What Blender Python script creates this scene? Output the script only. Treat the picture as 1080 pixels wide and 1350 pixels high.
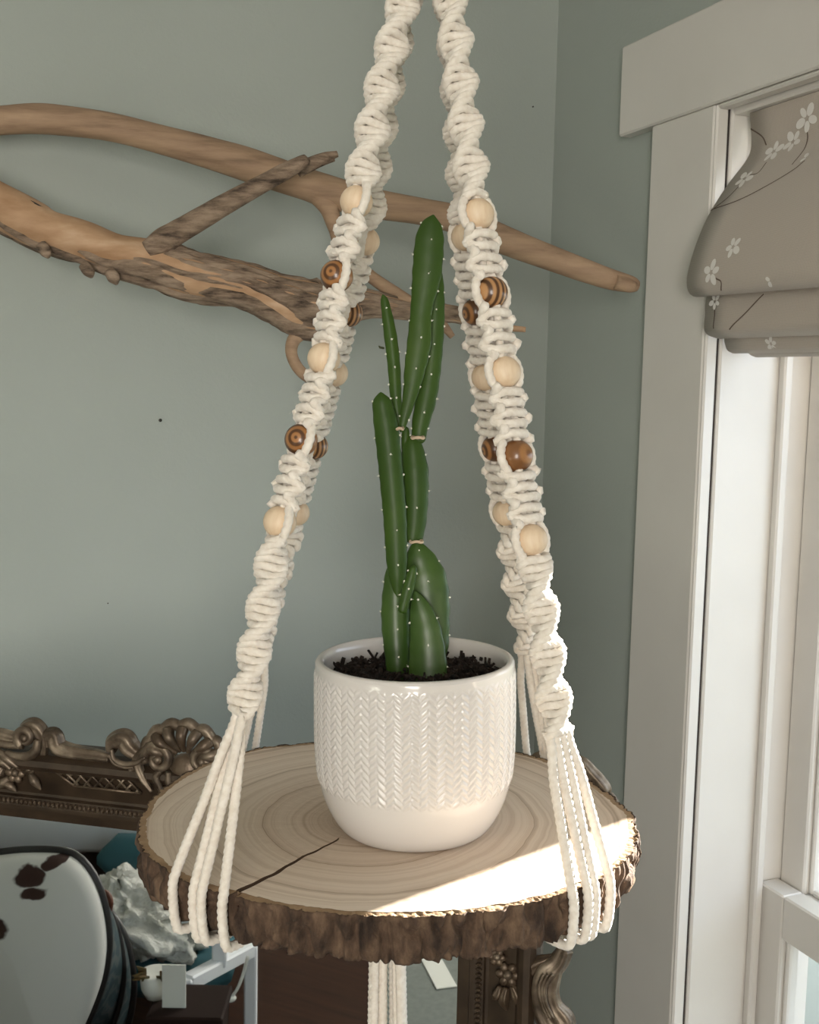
import bpy, math, random
import numpy as np
from mathutils import Vector, Matrix

for o in list(bpy.data.objects):
    bpy.data.objects.remove(o, do_unlink=True)
rng = np.random.default_rng(7)
random.seed(7)
scene = bpy.context.scene
COL = scene.collection
A = np.array

# ------------------------------------------------------------------ camera
FPX, PITCH, ROLL = 1500.0, math.radians(6.57), 0.02
CAM = A([0, 0, 1.6])
FW = A([0, math.cos(PITCH), -math.sin(PITCH)])
_R0 = A([1.0, 0, 0]); _U0 = A([0, math.sin(PITCH), math.cos(PITCH)])
RT = _R0*math.cos(ROLL) + _U0*math.sin(ROLL)
UP = -_R0*math.sin(ROLL) + _U0*math.cos(ROLL)
cam_data = bpy.data.cameras.new('camera')
cam_data.sensor_fit = 'VERTICAL'; cam_data.sensor_height = 36; cam_data.sensor_width = 28.8
cam_data.lens = FPX/1350*36
cam_data.clip_start = 0.05
cam = bpy.data.objects.new('camera', cam_data); COL.objects.link(cam)
cam.matrix_world = Matrix(((RT[0], UP[0], -FW[0], CAM[0]), (RT[1], UP[1], -FW[1], CAM[1]),
                           (RT[2], UP[2], -FW[2], CAM[2]), (0, 0, 0, 1)))
scene.camera = cam

# ------------------------------------------------------------------ world, sun, exposure
SUN_AZ, SUN_EL = math.radians(39), math.radians(12.5)
world = bpy.data.worlds.new('sky'); scene.world = world; world.use_nodes = True
bg = world.node_tree.nodes['Background']
bg.inputs['Color'].default_value = (0.74, 0.86, 1.0, 1); bg.inputs['Strength'].default_value = 2.9
sd = bpy.data.lights.new('sun', 'SUN'); sd.energy = 50; sd.angle = math.radians(0.3); sd.color = (1, 0.93, 0.82)
sun = bpy.data.objects.new('sun', sd); COL.objects.link(sun)
sun_dir = Vector((math.cos(SUN_AZ)*math.cos(SUN_EL), math.sin(SUN_AZ)*math.cos(SUN_EL), math.sin(SUN_EL)))
sun.rotation_euler = sun_dir.to_track_quat('Z', 'Y').to_euler()
sun.location = sun_dir*6
scene.view_settings.view_transform = 'Standard'
scene.view_settings.look = 'None'
scene.view_settings.gamma = 1
scene.view_settings.use_curve_mapping = False
scene.view_settings.exposure = 0.24

# room axes: EW runs along the window wall toward the camera side, NW is that wall's outward normal
AZ = math.radians(22.3)
EW = A([math.sin(AZ), -math.cos(AZ), 0]); NW = A([math.cos(AZ), math.sin(AZ), 0])
ZZ = A([0, 0, 1.0])


def ray(x, y): return FW + RT*((x-540)/FPX) + UP*((675-y)/FPX)
def at(x, y, d): return CAM + ray(x, y)*d
def hit(x, y, P, n):
    r = ray(x, y); return CAM + r*(np.dot(A(P)-CAM, n)/np.dot(r, n))


P0 = at(819, 120, 1.65)
P0[2] = 0
def wp(t, z, off=0.0): return P0 + EW*t + NW*off + ZZ*z     # window wall coordinates
KT = -0.230                                                  # the corner
CEIL, LEN_B, END_T = 2.6, 4.2, 3.5
R2_T, R2_S = None, None

# daylight through the second window, in the rear wall (built below)
REAR_S = 1.95                                               # its distance from the window wall
W2C = P0 + EW*END_T - NW*REAR_S
la = bpy.data.lights.new('rear_window_daylight', 'AREA'); la.shape = 'RECTANGLE'; la.size = 0.9; la.size_y = 1.3
la.energy = 58; la.color = (1.0, 0.91, 0.80)
lo = bpy.data.objects.new('rear_window_daylight', la); COL.objects.link(lo)
lo.location = Vector(W2C + EW*0.12 + ZZ*1.55)
lo.rotation_euler = Vector(EW).to_track_quat('Z', 'Y').to_euler()


# ------------------------------------------------------------------ helpers
class MB:
    def __init__(s): s.v = []; s.f = []; s.n = 0
    def add(s, v, f):
        v = np.asarray(v, float).reshape(-1, 3)
        s.v.append(v); s.f += [tuple(int(i)+s.n for i in q) for q in f]; s.n += len(v)
        return s
    def addq(s, v, q):                                       # q: (m,4) array
        v = np.asarray(v, float).reshape(-1, 3); s.v.append(v)
        s.f += (np.asarray(q)+s.n).tolist(); s.n += len(v); return s
    def box(s, c, ax, ay, az, hx, hy, hz, bev=0.0):
        c = A(c, float)
        if bev <= 0:
            v = [c+ax*hx*i+ay*hy*j+az*hz*k for i in (-1, 1) for j in (-1, 1) for k in (-1, 1)]
            return s.add(v, [(0, 1, 3, 2), (4, 6, 7, 5), (0, 4, 5, 1), (2, 3, 7, 6), (0, 2, 6, 4), (1, 5, 7, 3)])
        b = min(bev, hx*.9, hy*.9, hz*.9); vs = []; idx = {}
        for i in (-1, 1):
            for j in (-1, 1):
                for k in (-1, 1):
                    for a in range(3):
                        h = [hx-b, hy-b, hz-b]; h[a] += b
                        idx[(i, j, k, a)] = len(vs); vs.append(c+ax*h[0]*i+ay*h[1]*j+az*h[2]*k)
        F = []
        S = (-1, 1)
        for i in S: F.append([idx[(i, -1, -1, 0)], idx[(i, 1, -1, 0)], idx[(i, 1, 1, 0)], idx[(i, -1, 1, 0)]])
        for j in S: F.append([idx[(-1, j, -1, 1)], idx[(1, j, -1, 1)], idx[(1, j, 1, 1)], idx[(-1, j, 1, 1)]])
        for k in S: F.append([idx[(-1, -1, k, 2)], idx[(1, -1, k, 2)], idx[(1, 1, k, 2)], idx[(-1, 1, k, 2)]])
        for i in S:
            for j in S: F.append([idx[(i, j, -1, 0)], idx[(i, j, 1, 0)], idx[(i, j, 1, 1)], idx[(i, j, -1, 1)]])
            for k in S: F.append([idx[(i, -1, k, 0)], idx[(i, 1, k, 0)], idx[(i, 1, k, 2)], idx[(i, -1, k, 2)]])
        for j in S:
            for k in S: F.append([idx[(-1, j, k, 1)], idx[(1, j, k, 1)], idx[(1, j, k, 2)], idx[(-1, j, k, 2)]])
        for i in S:
            for j in S:
                for k in S: F.append([idx[(i, j, k, a)] for a in range(3)])
        return s.add(vs, F)
    def grid(s, P, closeu=False, closev=False):              # P (nu,nv,3)
        nu, nv = P.shape[:2]
        iu = np.arange(nu if closeu else nu-1); iv = np.arange(nv if closev else nv-1)
        a, b = np.meshgrid(iu, iv, indexing='ij'); a2 = (a+1) % nu; b2 = (b+1) % nv
        q = np.stack([a*nv+b, a2*nv+b, a2*nv+b2, a*nv+b2], -1).reshape(-1, 4)
        return s.addq(P.reshape(-1, 3), q)
    def tube(s, pts, rad, ns=8, caps=True, rfun=None, twist=0.0, ply=0, amp=0.12):
        pts = np.asarray(pts, float); n = len(pts)
        rad = np.full(n, rad) if np.isscalar(rad) else np.asarray(rad, float)
        T = np.gradient(pts, axis=0); T /= np.linalg.norm(T, axis=1)[:, None]+1e-12
        ref = A([0, 0, 1.0]) if abs(T[0][2]) < .9 else A([1.0, 0, 0])
        u = np.cross(T[0], ref); u /= np.linalg.norm(u)
        Us = np.empty((n, 3))
        for i in range(n):
            t = T[i]; u = u - t*(u[0]*t[0]+u[1]*t[1]+u[2]*t[2]); u = u/math.sqrt(u[0]**2+u[1]**2+u[2]**2+1e-18); Us[i] = u
        Vs = np.cross(T, Us)
        ph = np.arange(ns)*2*math.pi/ns
        L = np.concatenate([[0], np.cumsum(np.linalg.norm(np.diff(pts, axis=0), axis=1))])
        RR = np.repeat(rad[:, None], ns, 1)
        if ply:
            RR = RR*(1+amp*(np.abs(np.cos(ply/2*(ph[None, :]-twist*L[:, None])))*2-1.27))
        if rfun is not None: RR = RR*rfun(L[:, None], ph[None, :])
        P = pts[:, None, :]+RR[..., None]*(np.cos(ph)[None, :, None]*Us[:, None, :]+np.sin(ph)[None, :, None]*Vs[:, None, :])
        base = s.n
        s.grid(P, closev=True)
        if caps:
            s.f.append([base+i for i in range(ns)][::-1]); s.f.append([base+(n-1)*ns+i for i in range(ns)])
        return s
    def sphere(s, c, r, nu=8, nv=6, ax=None, sc=(1, 1, 1)):
        ax = ax if ax is not None else (A([1., 0, 0]), A([0, 1., 0]), A([0, 0, 1.]))
        th = np.linspace(0.08, math.pi-0.08, nv); ph = np.arange(nu)*2*math.pi/nu
        P = A(c)+r*(np.sin(th)[:, None, None]*np.cos(ph)[None, :, None]*ax[0]*sc[0]
                    + np.sin(th)[:, None, None]*np.sin(ph)[None, :, None]*ax[1]*sc[1]
                    + np.cos(th)[:, None, None]*np.ones(nu)[None, :, None]*ax[2]*sc[2])
        b = s.n; s.grid(P, closev=True)
        s.f.append([b+i for i in range(nu)][::-1]); s.f.append([b+(nv-1)*nu+i for i in range(nu)])
        return s
    def mesh(s, name, base=(0, 0, 0), smooth=True):
        v = np.concatenate(s.v)-A(base)
        m = bpy.data.meshes.new(name); m.from_pydata(v.tolist(), [], s.f)
        m.polygons.foreach_set('use_smooth', [smooth]*len(m.polygons)); m.update()
        return m
    def build(s, name, mat, parent=None, base=None, smooth=True, fix=True):
        if base is None: base = parent['_b'] if parent is not None and '_b' in parent else (0, 0, 0)
        m = s.mesh(name, base, smooth)
        if fix: recalc(m)
        m.materials.append(mat)
        o = bpy.data.objects.new(name, m); COL.objects.link(o)
        if parent is not None:
            o.parent = parent
            if '_b' in parent: BASES[o.name] = base
        else:
            o.location = base
        o['_b'] = [float(x) for x in base]
        return o


import bmesh
def recalc(m):
    bm = bmesh.new(); bm.from_mesh(m); bmesh.ops.recalc_face_normals(bm, faces=bm.faces); bm.to_mesh(m); bm.free()


BASES = {}
def thing(name, label, cat, base, group=None):
    o = bpy.data.objects.new(name, None); COL.objects.link(o); o.empty_display_size = .05
    o.location = Vector(base); o['_b'] = [float(x) for x in base]
    o['label'] = label; o['category'] = cat
    if group: o['group'] = group
    return o
def tag(o, label, cat, group=None):
    o['label'] = label; o['category'] = cat
    if group: o['group'] = group
    return o
def struct(o, label=None):
    o['kind'] = 'structure'
    if label: o['label'] = label
    return o
def stuff(o): o['kind'] = 'stuff'; return o


def cr(pts, n=12):                                           # Catmull-Rom through points
    p = np.asarray(pts, float); p = np.vstack([2*p[0]-p[1], p, 2*p[-1]-p[-2]]); out = []
    t = np.linspace(0, 1, n, endpoint=False)[:, None]
    for i in range(1, len(p)-2):
        a, b, c, d = p[i-1], p[i], p[i+1], p[i+2]
        out.append(.5*(2*b+(c-a)*t+(2*a-5*b+4*c-d)*t**2+(3*b-a-3*c+d)*t**3))
    out.append(p[-2][None, :])
    return np.concatenate(out)
def resample(p, step):
    p = np.asarray(p, float); L = np.concatenate([[0], np.cumsum(np.linalg.norm(np.diff(p[:, :3], axis=0), axis=1))])
    n = max(2, int(L[-1]/step)+1); q = np.linspace(0, L[-1], n)
    return np.stack([np.interp(q, L, p[:, k]) for k in range(p.shape[1])], 1)


_H = rng.random((64, 64, 64))
def vnoise(x, y, z=0.0):                                     # smooth value noise 0..1
    x, y, z = np.broadcast_arrays(np.asarray(x, float), np.asarray(y, float), np.asarray(z, float))
    xi, yi, zi = np.floor(x).astype(int), np.floor(y).astype(int), np.floor(z).astype(int)
    fx, fy, fz = x-xi, y-yi, z-zi
    fx, fy, fz = [t*t*(3-2*t) for t in (fx, fy, fz)]
    def g(a, b, c): return _H[(xi+a) % 64, (yi+b) % 64, (zi+c) % 64]
    def l(a, b, t): return a+(b-a)*t
    return l(l(l(g(0, 0, 0), g(1, 0, 0), fx), l(g(0, 1, 0), g(1, 1, 0), fx), fy),
             l(l(g(0, 0, 1), g(1, 0, 1), fx), l(g(0, 1, 1), g(1, 1, 1), fx), fy), fz)


# ------------------------------------------------------------------ materials
def mat(name, color, rough=.6, **k):
    m = bpy.data.materials.new(name); m.use_nodes = True
    b = m.node_tree.nodes['Principled BSDF']
    b.inputs['Base Color'].default_value = (*color, 1); b.inputs['Roughness'].default_value = rough
    for key, v in k.items():
        b.inputs[key.replace('_', ' ')].default_value = v
    return m
class NT:
    def __init__(s, m): s.m = m; s.t = m.node_tree; s.b = s.t.nodes['Principled BSDF']
    def n(s, typ, **k):
        x = s.t.nodes.new(typ)
        for a, v in k.items():
            if a.startswith('i_'): x.inputs[a[2:].replace('_', ' ')].default_value = v
            else: setattr(x, a, v)
        return x
    def l(s, a, b): s.t.links.new(a, b)
    def coords(s, scale=(1, 1, 1), kind='Object', rot=(0, 0, 0)):
        c = s.n('ShaderNodeTexCoord'); mp = s.n('ShaderNodeMapping'); s.l(c.outputs[kind], mp.inputs[0])
        mp.inputs['Scale'].default_value = scale; mp.inputs['Rotation'].default_value = rot; return mp.outputs[0]
    def noise(s, vec, scale, detail=4, rough=.55, dist=0):
        x = s.n('ShaderNodeTexNoise'); s.l(vec, x.inputs['Vector']); x.inputs['Scale'].default_value = scale
        x.inputs['Detail'].default_value = detail; x.inputs['Roughness'].default_value = rough
        x.inputs['Distortion'].default_value = dist; return x.outputs['Fac']
    def ramp(s, fac, stops):
        r = s.n('ShaderNodeValToRGB'); s.l(fac, r.inputs[0]); e = r.color_ramp.elements
        while len(e) < len(stops): e.new(.5)
        for i, (p, c) in enumerate(stops): e[i].position = p; e[i].color = (*c, 1)
        return r.outputs[0]
    def color(s, c): s.l(c, s.b.inputs['Base Color'])
    def bump(s, h, strength=.3, dist=.001):
        x = s.n('ShaderNodeBump'); x.inputs['Strength'].default_value = strength; x.inputs['Distance'].default_value = dist
        s.l(h, x.inputs['Height']); s.l(x.outputs[0], s.b.inputs['Normal']); return x
def noisy(name, stops, scale, rough=.6, detail=5, stretch=(1, 1, 1), bump=None, rot=(0, 0, 0), **k):
    m = mat(name, stops[0][1], rough, **k); t = NT(m); v = t.coords(stretch, rot=rot)
    f = t.noise(v, scale, detail); t.color(t.ramp(f, stops))
    if bump: t.bump(t.noise(v, scale*bump[0], 4), bump[1], bump[2])
    return m


M = {}
M['wall'] = noisy('sage_wall_paint', [(.3, (.375, .412, .378)), (.7, (.40, .437, .403))], 3, .75, bump=(55, .35, .0012))
M['ceil'] = mat('ceiling_paint', (.75, .75, .72), .8)
M['floor'] = noisy('dark_wood_floor', [(.3, (.028, .012, .007)), (.7, (.05, .021, .011))], 4, .8, Specular_IOR_Level=.15, stretch=(1, 12, 1))
M['trim'] = noisy('white_trim_paint', [(.3, (.70, .67, .625)), (.7, (.74, .71, .665))], 6, .38, bump=(30, .06, .001))
M['gap'] = mat('dark_gap', (.05, .04, .035), .9)
M['glass'] = mat('window_glass', (1, 1, 1), .02)
def thin_glass(m):
    t = m.node_tree; o = t.nodes['Material Output']; tr = t.nodes.new('ShaderNodeBsdfTransparent'); gl = t.nodes.new('ShaderNodeBsdfGlossy')
    gl.inputs['Roughness'].default_value = .02; lw = t.nodes.new('ShaderNodeLayerWeight'); pw = t.nodes.new('ShaderNodeMath'); pw.operation = 'POWER'; pw.inputs[1].default_value = 5; t.links.new(lw.outputs['Facing'], pw.inputs[0])
    fr = t.nodes.new('ShaderNodeMath'); fr.operation = 'MULTIPLY_ADD'; fr.inputs[1].default_value = .6; fr.inputs[2].default_value = .03; t.links.new(pw.outputs[0], fr.inputs[0])
    mx = t.nodes.new('ShaderNodeMixShader'); t.links.new(fr.outputs[0], mx.inputs[0]); t.links.new(tr.outputs[0], mx.inputs[1])
    t.links.new(gl.outputs[0], mx.inputs[2]); t.links.new(mx.outputs[0], o.inputs['Surface'])
thin_glass(M['glass'])
M['siding'] = mat('pale_siding', (.36, .37, .32), .8)
M['ground'] = noisy('patio_gravel', [(.3, (.20, .20, .175)), (.7, (.27, .27, .24))], 30, .9)
M['hedge'] = noisy('hedge_leaves', [(.3, (.03, .06, .02)), (.7, (.10, .15, .06))], 22, .8, bump=(2, 1, .02))
M['walnut'] = mat('dark_walnut', (.02, .010, .007), .8, Specular_IOR_Level=.2)
# cotton cord
m = mat('cotton_cord', (.80, .745, .665), .85, Sheen_Weight=.3); t = NT(m); v = t.coords()
t.color(t.ramp(t.noise(v, 260, 3), [(.3, (.70, .63, .54)), (.65, (.82, .765, .685))])); t.bump(t.noise(v, 1500, 2), .3, .0004)
M['cord'] = m
m = mat('natural_bead', (.74, .56, .38), .5); t = NT(m); v = t.coords((1, 1, .12))
t.color(t.ramp(t.noise(v, 260, 4), [(.3, (.70, .52, .345)), (.7, (.80, .645, .47))])); M['bead'] = m
def darkbead(name, scale, typ, lo, hi):
    m = mat(name, hi, .35, Coat_Weight=.25); t = NT(m); v = t.coords(); w = t.n('ShaderNodeTexWave', wave_type=typ, rings_direction='Y')
    t.l(v, w.inputs['Vector']); w.inputs['Scale'].default_value = scale; w.inputs['Distortion'].default_value = .8
    w.inputs['Detail'].default_value = 2; w.inputs['Detail Scale'].default_value = 60
    t.color(t.ramp(w.outputs['Fac'], [(.25, lo), (.5, tuple(.5*(a+b) for a, b in zip(lo, hi))), (.8, hi)])); return m
M['bead_ring'] = darkbead('burnt_bead_rings', 75, 'RINGS', (.09, .036, .012), (.36, .165, .055))
M['bead_band'] = darkbead('burnt_bead_bands', 85, 'BANDS', (.08, .033, .012), (.45, .24, .10))
M['bead_plain'] = darkbead('burnt_bead_plain', 40, 'RINGS', (.19, .08, .025), (.33, .155, .055))

# slab face: growth rings around the pith (object origin sits at the pith)
m = mat('slab_wood', (.7, .55, .4), .62); t = NT(m)
tc = t.n('ShaderNodeTexCoord'); mp = t.n('ShaderNodeMapping'); t.l(tc.outputs['Object'], mp.inputs[0])
nz = t.n('ShaderNodeTexNoise'); nz.inputs['Scale'].default_value = 9; nz.inputs['Detail'].default_value = 3; t.l(mp.outputs[0], nz.inputs['Vector'])
va = t.n('ShaderNodeVectorMath', operation='MULTIPLY_ADD'); t.l(nz.outputs['Color'], va.inputs[0]); va.inputs[1].default_value = (.022, .022, 0); t.l(mp.outputs[0], va.inputs[2])
sp = t.n('ShaderNodeVectorMath', operation='MULTIPLY'); sp.inputs[1].default_value = (1, 1, 0); t.l(va.outputs[0], sp.inputs[0])
ln = t.n('ShaderNodeVectorMath', operation='LENGTH'); t.l(sp.outputs[0], ln.inputs[0])
n1 = t.n('ShaderNodeTexNoise', noise_dimensions='1D'); t.l(ln.outputs['Value'], n1.inputs['W']); n1.inputs['Scale'].default_value = 75; n1.inputs['Detail'].default_value = 5
n1.inputs['Roughness'].default_value = .75
ring = t.ramp(n1.outputs['Fac'], [(.32, (.45, .34, .25)), (.42, (.68, .555, .445)), (.56, (.79, .675, .565)), (.75, (.72, .60, .49))])
rad = t.ramp(ln.outputs['Value'], [(.0, (.68, .62, .56)), (.06, (.82, .78, .73)), (.13, (1, .99, .97)), (.165, (.95, .92, .88))])
mx = t.n('ShaderNodeMix', data_type='RGBA', blend_type='MULTIPLY'); mx.inputs[0].default_value = 1
t.l(ring, mx.inputs[6]); t.l(rad, mx.inputs[7]); t.color(mx.outputs[2])
t.bump(t.noise(t.coords((1, 14, 1)), 120, 4), .25, .0006); M['slab'] = m
m = mat('slab_bark', (.10, .06, .035), .9); t = NT(m); v = t.coords((1, 1, .5))
t.color(t.ramp(t.noise(v, 75, 6, .65), [(.32, (.022, .012, .007)), (.5, (.085, .05, .03)), (.72, (.20, .13, .08))]))
t.bump(t.noise(v, 330, 5, .7), .8, .0018); M['bark'] = m
M['crack'] = mat('crack_wood', (.075, .042, .024), .9)
M['cambium'] = noisy('inner_bark', [(.3, (.30, .19, .105)), (.7, (.44, .30, .18))], 90, .8, bump=(3, .5, .001))
# ceramic
M['pot'] = mat('white_glazed_ceramic', (.645, .615, .585), .16, Coat_Weight=.3, Coat_Roughness=.05)
M['soil'] = noisy('potting_soil', [(.35, (.006, .004, .003)), (.65, (.035, .02, .013))], 150, .95, bump=(3, 1, .003))
m = mat('cactus_skin', (.04, .12, .025), .5, Subsurface_Weight=.05, Specular_IOR_Level=.35); t = NT(m); v = t.coords((1, 1, .5))
m.node_tree.nodes['Principled BSDF'].inputs['Subsurface Radius'].default_value = (.004, .008, .002)
t.color(t.ramp(t.noise(v, 22, 4), [(.3, (.020, .052, .004)), (.55, (.034, .076, .007)), (.8, (.062, .108, .014))])); M['cactus'] = m
M['cactus_old'] = noisy('cactus_old_skin', [(.3, (.022, .055, .006)), (.6, (.04, .085, .011)), (.85, (.08, .12, .025))], 35, .4)
M['areole'] = mat('white_areole', (.78, .77, .66), .9)
M['scar'] = mat('pale_joint_scar', (.55, .42, .30), .9)
# driftwood
m = mat('driftwood', (.4, .27, .17), .75); t = NT(m); v = t.coords((2.2, 14, 20), rot=(0, .25, 0))
t.color(t.ramp(t.noise(v, 3.2, 6, .6), [(.25, (.185, .118, .072)), (.45, (.335, .22, .14)), (.62, (.42, .285, .18)), (.8, (.50, .36, .24))]))
t.bump(t.noise(v, 12, 5), .4, .002); M['drift'] = m
m = mat('driftwood_pale', (.5, .3, .17), .7); t = NT(m); v = t.coords((6, 14, 20))
t.color(t.ramp(t.noise(v, 2.4, 4), [(.3, (.36, .205, .105)), (.55, (.50, .315, .185)), (.75, (.62, .43, .285))])); M['drift_pale'] = m
m = mat('driftwood_bark', (.3, .2, .14), .85); t = NT(m); v = t.coords((5, 14, 24), rot=(0, .25, 0))
t.color(t.ramp(t.noise(v, 4, 7, .65), [(.33, (.06, .040, .027)), (.46, (.24, .17, .118)), (.6, (.38, .28, .20)), (.8, (.50, .38, .28))]))
t.bump(t.noise(v, 14, 6, .7), .8, .004); M['drift_bark'] = m
# mirror
M['gilt'] = noisy('antique_gilt', [(.28, (.045, .030, .019)), (.5, (.115, .08, .052)), (.75, (.24, .18, .125))], 26, .42, Metallic=.45, bump=(5, .4, .002))
M['gilt_hi'] = noisy('worn_silver_gilt', [(.3, (.05, .034, .022)), (.5, (.15, .112, .078)), (.75, (.36, .29, .215))], 45, .42, Metallic=.5, bump=(4, .3, .001))
M['gilt_dark'] = noisy('dark_frame_ground', [(.3, (.028, .018, .011)), (.7, (.07, .046, .028))], 30, .45, Metallic=.3)
M['mirror'] = mat('mirror_glass', (.86, .88, .88), .015, Metallic=1.0)
# linen
m = mat('taupe_linen', (.35, .31, .27), .9, Sheen_Weight=.2); t = NT(m)
tc = t.n('ShaderNodeTexCoord')
wv = []
for ax in ('X', 'Y'):
    w = t.n('ShaderNodeTexWave', wave_type='BANDS', bands_direction=ax); t.l(tc.outputs['UV'], w.inputs['Vector']); w.inputs['Scale'].default_value = 190
    w.inputs['Distortion'].default_value = 1.2; w.inputs['Detail'].default_value = 2; w.inputs['Detail Scale'].default_value = 2; wv.append(w.outputs['Fac'])
mu = t.n('ShaderNodeMath', operation='ADD'); t.l(wv[0], mu.inputs[0]); t.l(wv[1], mu.inputs[1])
t.color(t.ramp(mu.outputs[0], [(.2, (.40, .35, .30)), (.9, (.53, .465, .40))])); t.bump(mu.outputs[0], .25, .0005); M['linen'] = m
M['print'] = mat('cream_print', (.80, .77, .73), .9)
M['print_stem'] = mat('brown_print', (.15, .11, .085), .9)
# reflected furniture
m = mat('cowhide', (.5, .5, .47), .85); M['cow'] = m   # spots added once the chair is placed
m = mat('teal_paisley', (.05, .13, .15), .5); t = NT(m); v = t.coords(); w = t.n('ShaderNodeTexWave', wave_type='RINGS'); t.l(v, w.inputs['Vector'])
w.inputs['Scale'].default_value = 6; w.inputs['Distortion'].default_value = 14; w.inputs['Detail'].default_value = 3; w.inputs['Detail Scale'].default_value = 3
t.color(t.ramp(w.outputs['Fac'], [(.35, (.022, .05, .06)), (.6, (.036, .08, .09)), (.85, (.10, .115, .11))])); M['teal_pat'] = m
M['teal'] = mat('teal_fabric', (.03, .11, .135), .85)
M['piping'] = mat('black_leather', (.012, .010, .010), .4)
M['fur'] = noisy('white_fleece', [(.3, (.50, .51, .47)), (.7, (.70, .70, .65))], 30, .95, bump=(2, 1, .01))
M['white'] = mat('white_paint', (.82, .85, .88), .6)
M['walnut'] = mat('dark_walnut', (.02, .010, .007), .8, Specular_IOR_Level=.2)
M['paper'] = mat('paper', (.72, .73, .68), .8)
M['leafy'] = noisy('dried_leaf', [(.3, (.05, .06, .02)), (.7, (.20, .11, .04))], 40, .7)
M['rug'] = noisy('grey_rug', [(.3, (.16, .18, .165)), (.7, (.21, .23, .21))], 60, .95)
M['leather'] = mat('brown_leather', (.16, .05, .025), .5)
M['brass'] = mat('dark_iron', (.1, .09, .08), .4, Metallic=1.0)

# ------------------------------------------------------------------ room shell
def wall_boxes(mb, org, ax, out, L0, L1, H, th, holes):
    """wall slab from L0 to L1 along ax, thickness th along out, with rectangular holes (a0,a1,z0,z1)"""
    xs = L0
    for (a0, a1, z0, z1) in holes:
        mb.box(org+ax*(xs+a0)/2+out*th/2+ZZ*H/2, ax, out, ZZ, (a0-xs)/2, th/2, H/2)
        mb.box(org+ax*(a0+a1)/2+out*th/2+ZZ*z0/2, ax, out, ZZ, (a1-a0)/2, th/2, z0/2)
        mb.box(org+ax*(a0+a1)/2+out*th/2+ZZ*(z1+H)/2, ax, out, ZZ, (a1-a0)/2, th/2, (H-z1)/2)
        xs = a1
    mb.box(org+ax*(xs+L1)/2+out*th/2+ZZ*H/2, ax, out, ZZ, (L1-xs)/2, th/2, H/2)
    return mb


JT0, JT1 = 0.223, 1.50                                       # window jambs along the wall
WZ0, WZ1 = 0.02, 1.958                                       # opening heights
WZ0 = 0.30
K = wp(KT, 0, .02)                                          # the wall face lies 2 cm behind the casing face
mb = MB(); wall_boxes(mb, P0+NW*.02, EW, NW, KT, END_T+.2, CEIL, .22, [(JT0+.0, JT1, WZ0, WZ1)])
struct(mb.build('wall_right', M['wall'], smooth=False))
mb = MB(); mb.box(K - NW*(LEN_B/2-.12) - EW*.1 + ZZ*CEIL/2, NW, EW, ZZ, LEN_B/2+.12, .1, CEIL/2)
struct(mb.build('wall_back', M['wall'], smooth=False))
mb = MB(); mb.box(K - NW*(LEN_B+.1) + EW*(END_T-KT)/2 + ZZ*CEIL/2, NW, EW, ZZ, .1, (END_T-KT)/2, CEIL/2)
struct(mb.build('wall_left', M['wall'], smooth=False))
REAR = P0+EW*END_T
mb = MB(); wall_boxes(mb, REAR, -NW, EW, -.02, LEN_B+.2, CEIL, .2, [(REAR_S-.45, REAR_S+.45, .9, 2.2)])
struct(mb.build('wall_rear', M['wall'], smooth=False))
ctr = K - NW*LEN_B/2 + EW*(END_T-KT)/2
mb = MB(); mb.box(ctr - ZZ*.05, NW, EW, ZZ, LEN_B/2+.3, (END_T-KT)/2+.3, .05)
struct(mb.build('floor', M['floor'], smooth=False))
mb = MB(); mb.box(ctr + ZZ*(CEIL+.05), NW, EW, ZZ, LEN_B/2+.3, (END_T-KT)/2+.3, .05)
struct(mb.build('ceiling', M['ceil'], smooth=False))
mb = MB(); mb.box(K - NW*LEN_B/2 + EW*.008 + ZZ*.06, NW, EW, ZZ, LEN_B/2, .008, .06, .003)
struct(mb.build('baseboard_back', M['trim'], smooth=False))
for a, b, nm in ((KT, JT0-.145, 'baseboard_right'), (JT1+.145, END_T, 'baseboard_right_rear')):
    mb = MB(); mb.box(wp((a+b)/2, .06, .012), EW, NW, ZZ, (b-a)/2, .008, .06, .003)
    struct(mb.build(nm, M['trim'], smooth=False))

# second window in the rear wall
win2 = bpy.data.objects.new('window_2', None); COL.objects.link(win2); struct(win2)
win2.location = Vector(W2C+ZZ*.9); win2['_b'] = [float(x) for x in (W2C+ZZ*.9)]
for dx, z, hx, hz in ((-.5, 1.55, .05, .75), (.5, 1.55, .05, .75), (0, 2.25, .55, .05), (0, .87, .6, .03)):
    mb = MB(); mb.box(W2C+NW*dx-EW*.012+ZZ*z, NW, EW, ZZ, hx, .012, hz, .003); mb.build('casing', M['trim'], win2, smooth=False)
mb = MB(); mb.box(W2C+EW*.05+ZZ*1.55, NW, EW, ZZ, .45, .02, .018); mb.build('meeting_rail', M['trim'], win2, smooth=False)

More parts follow.
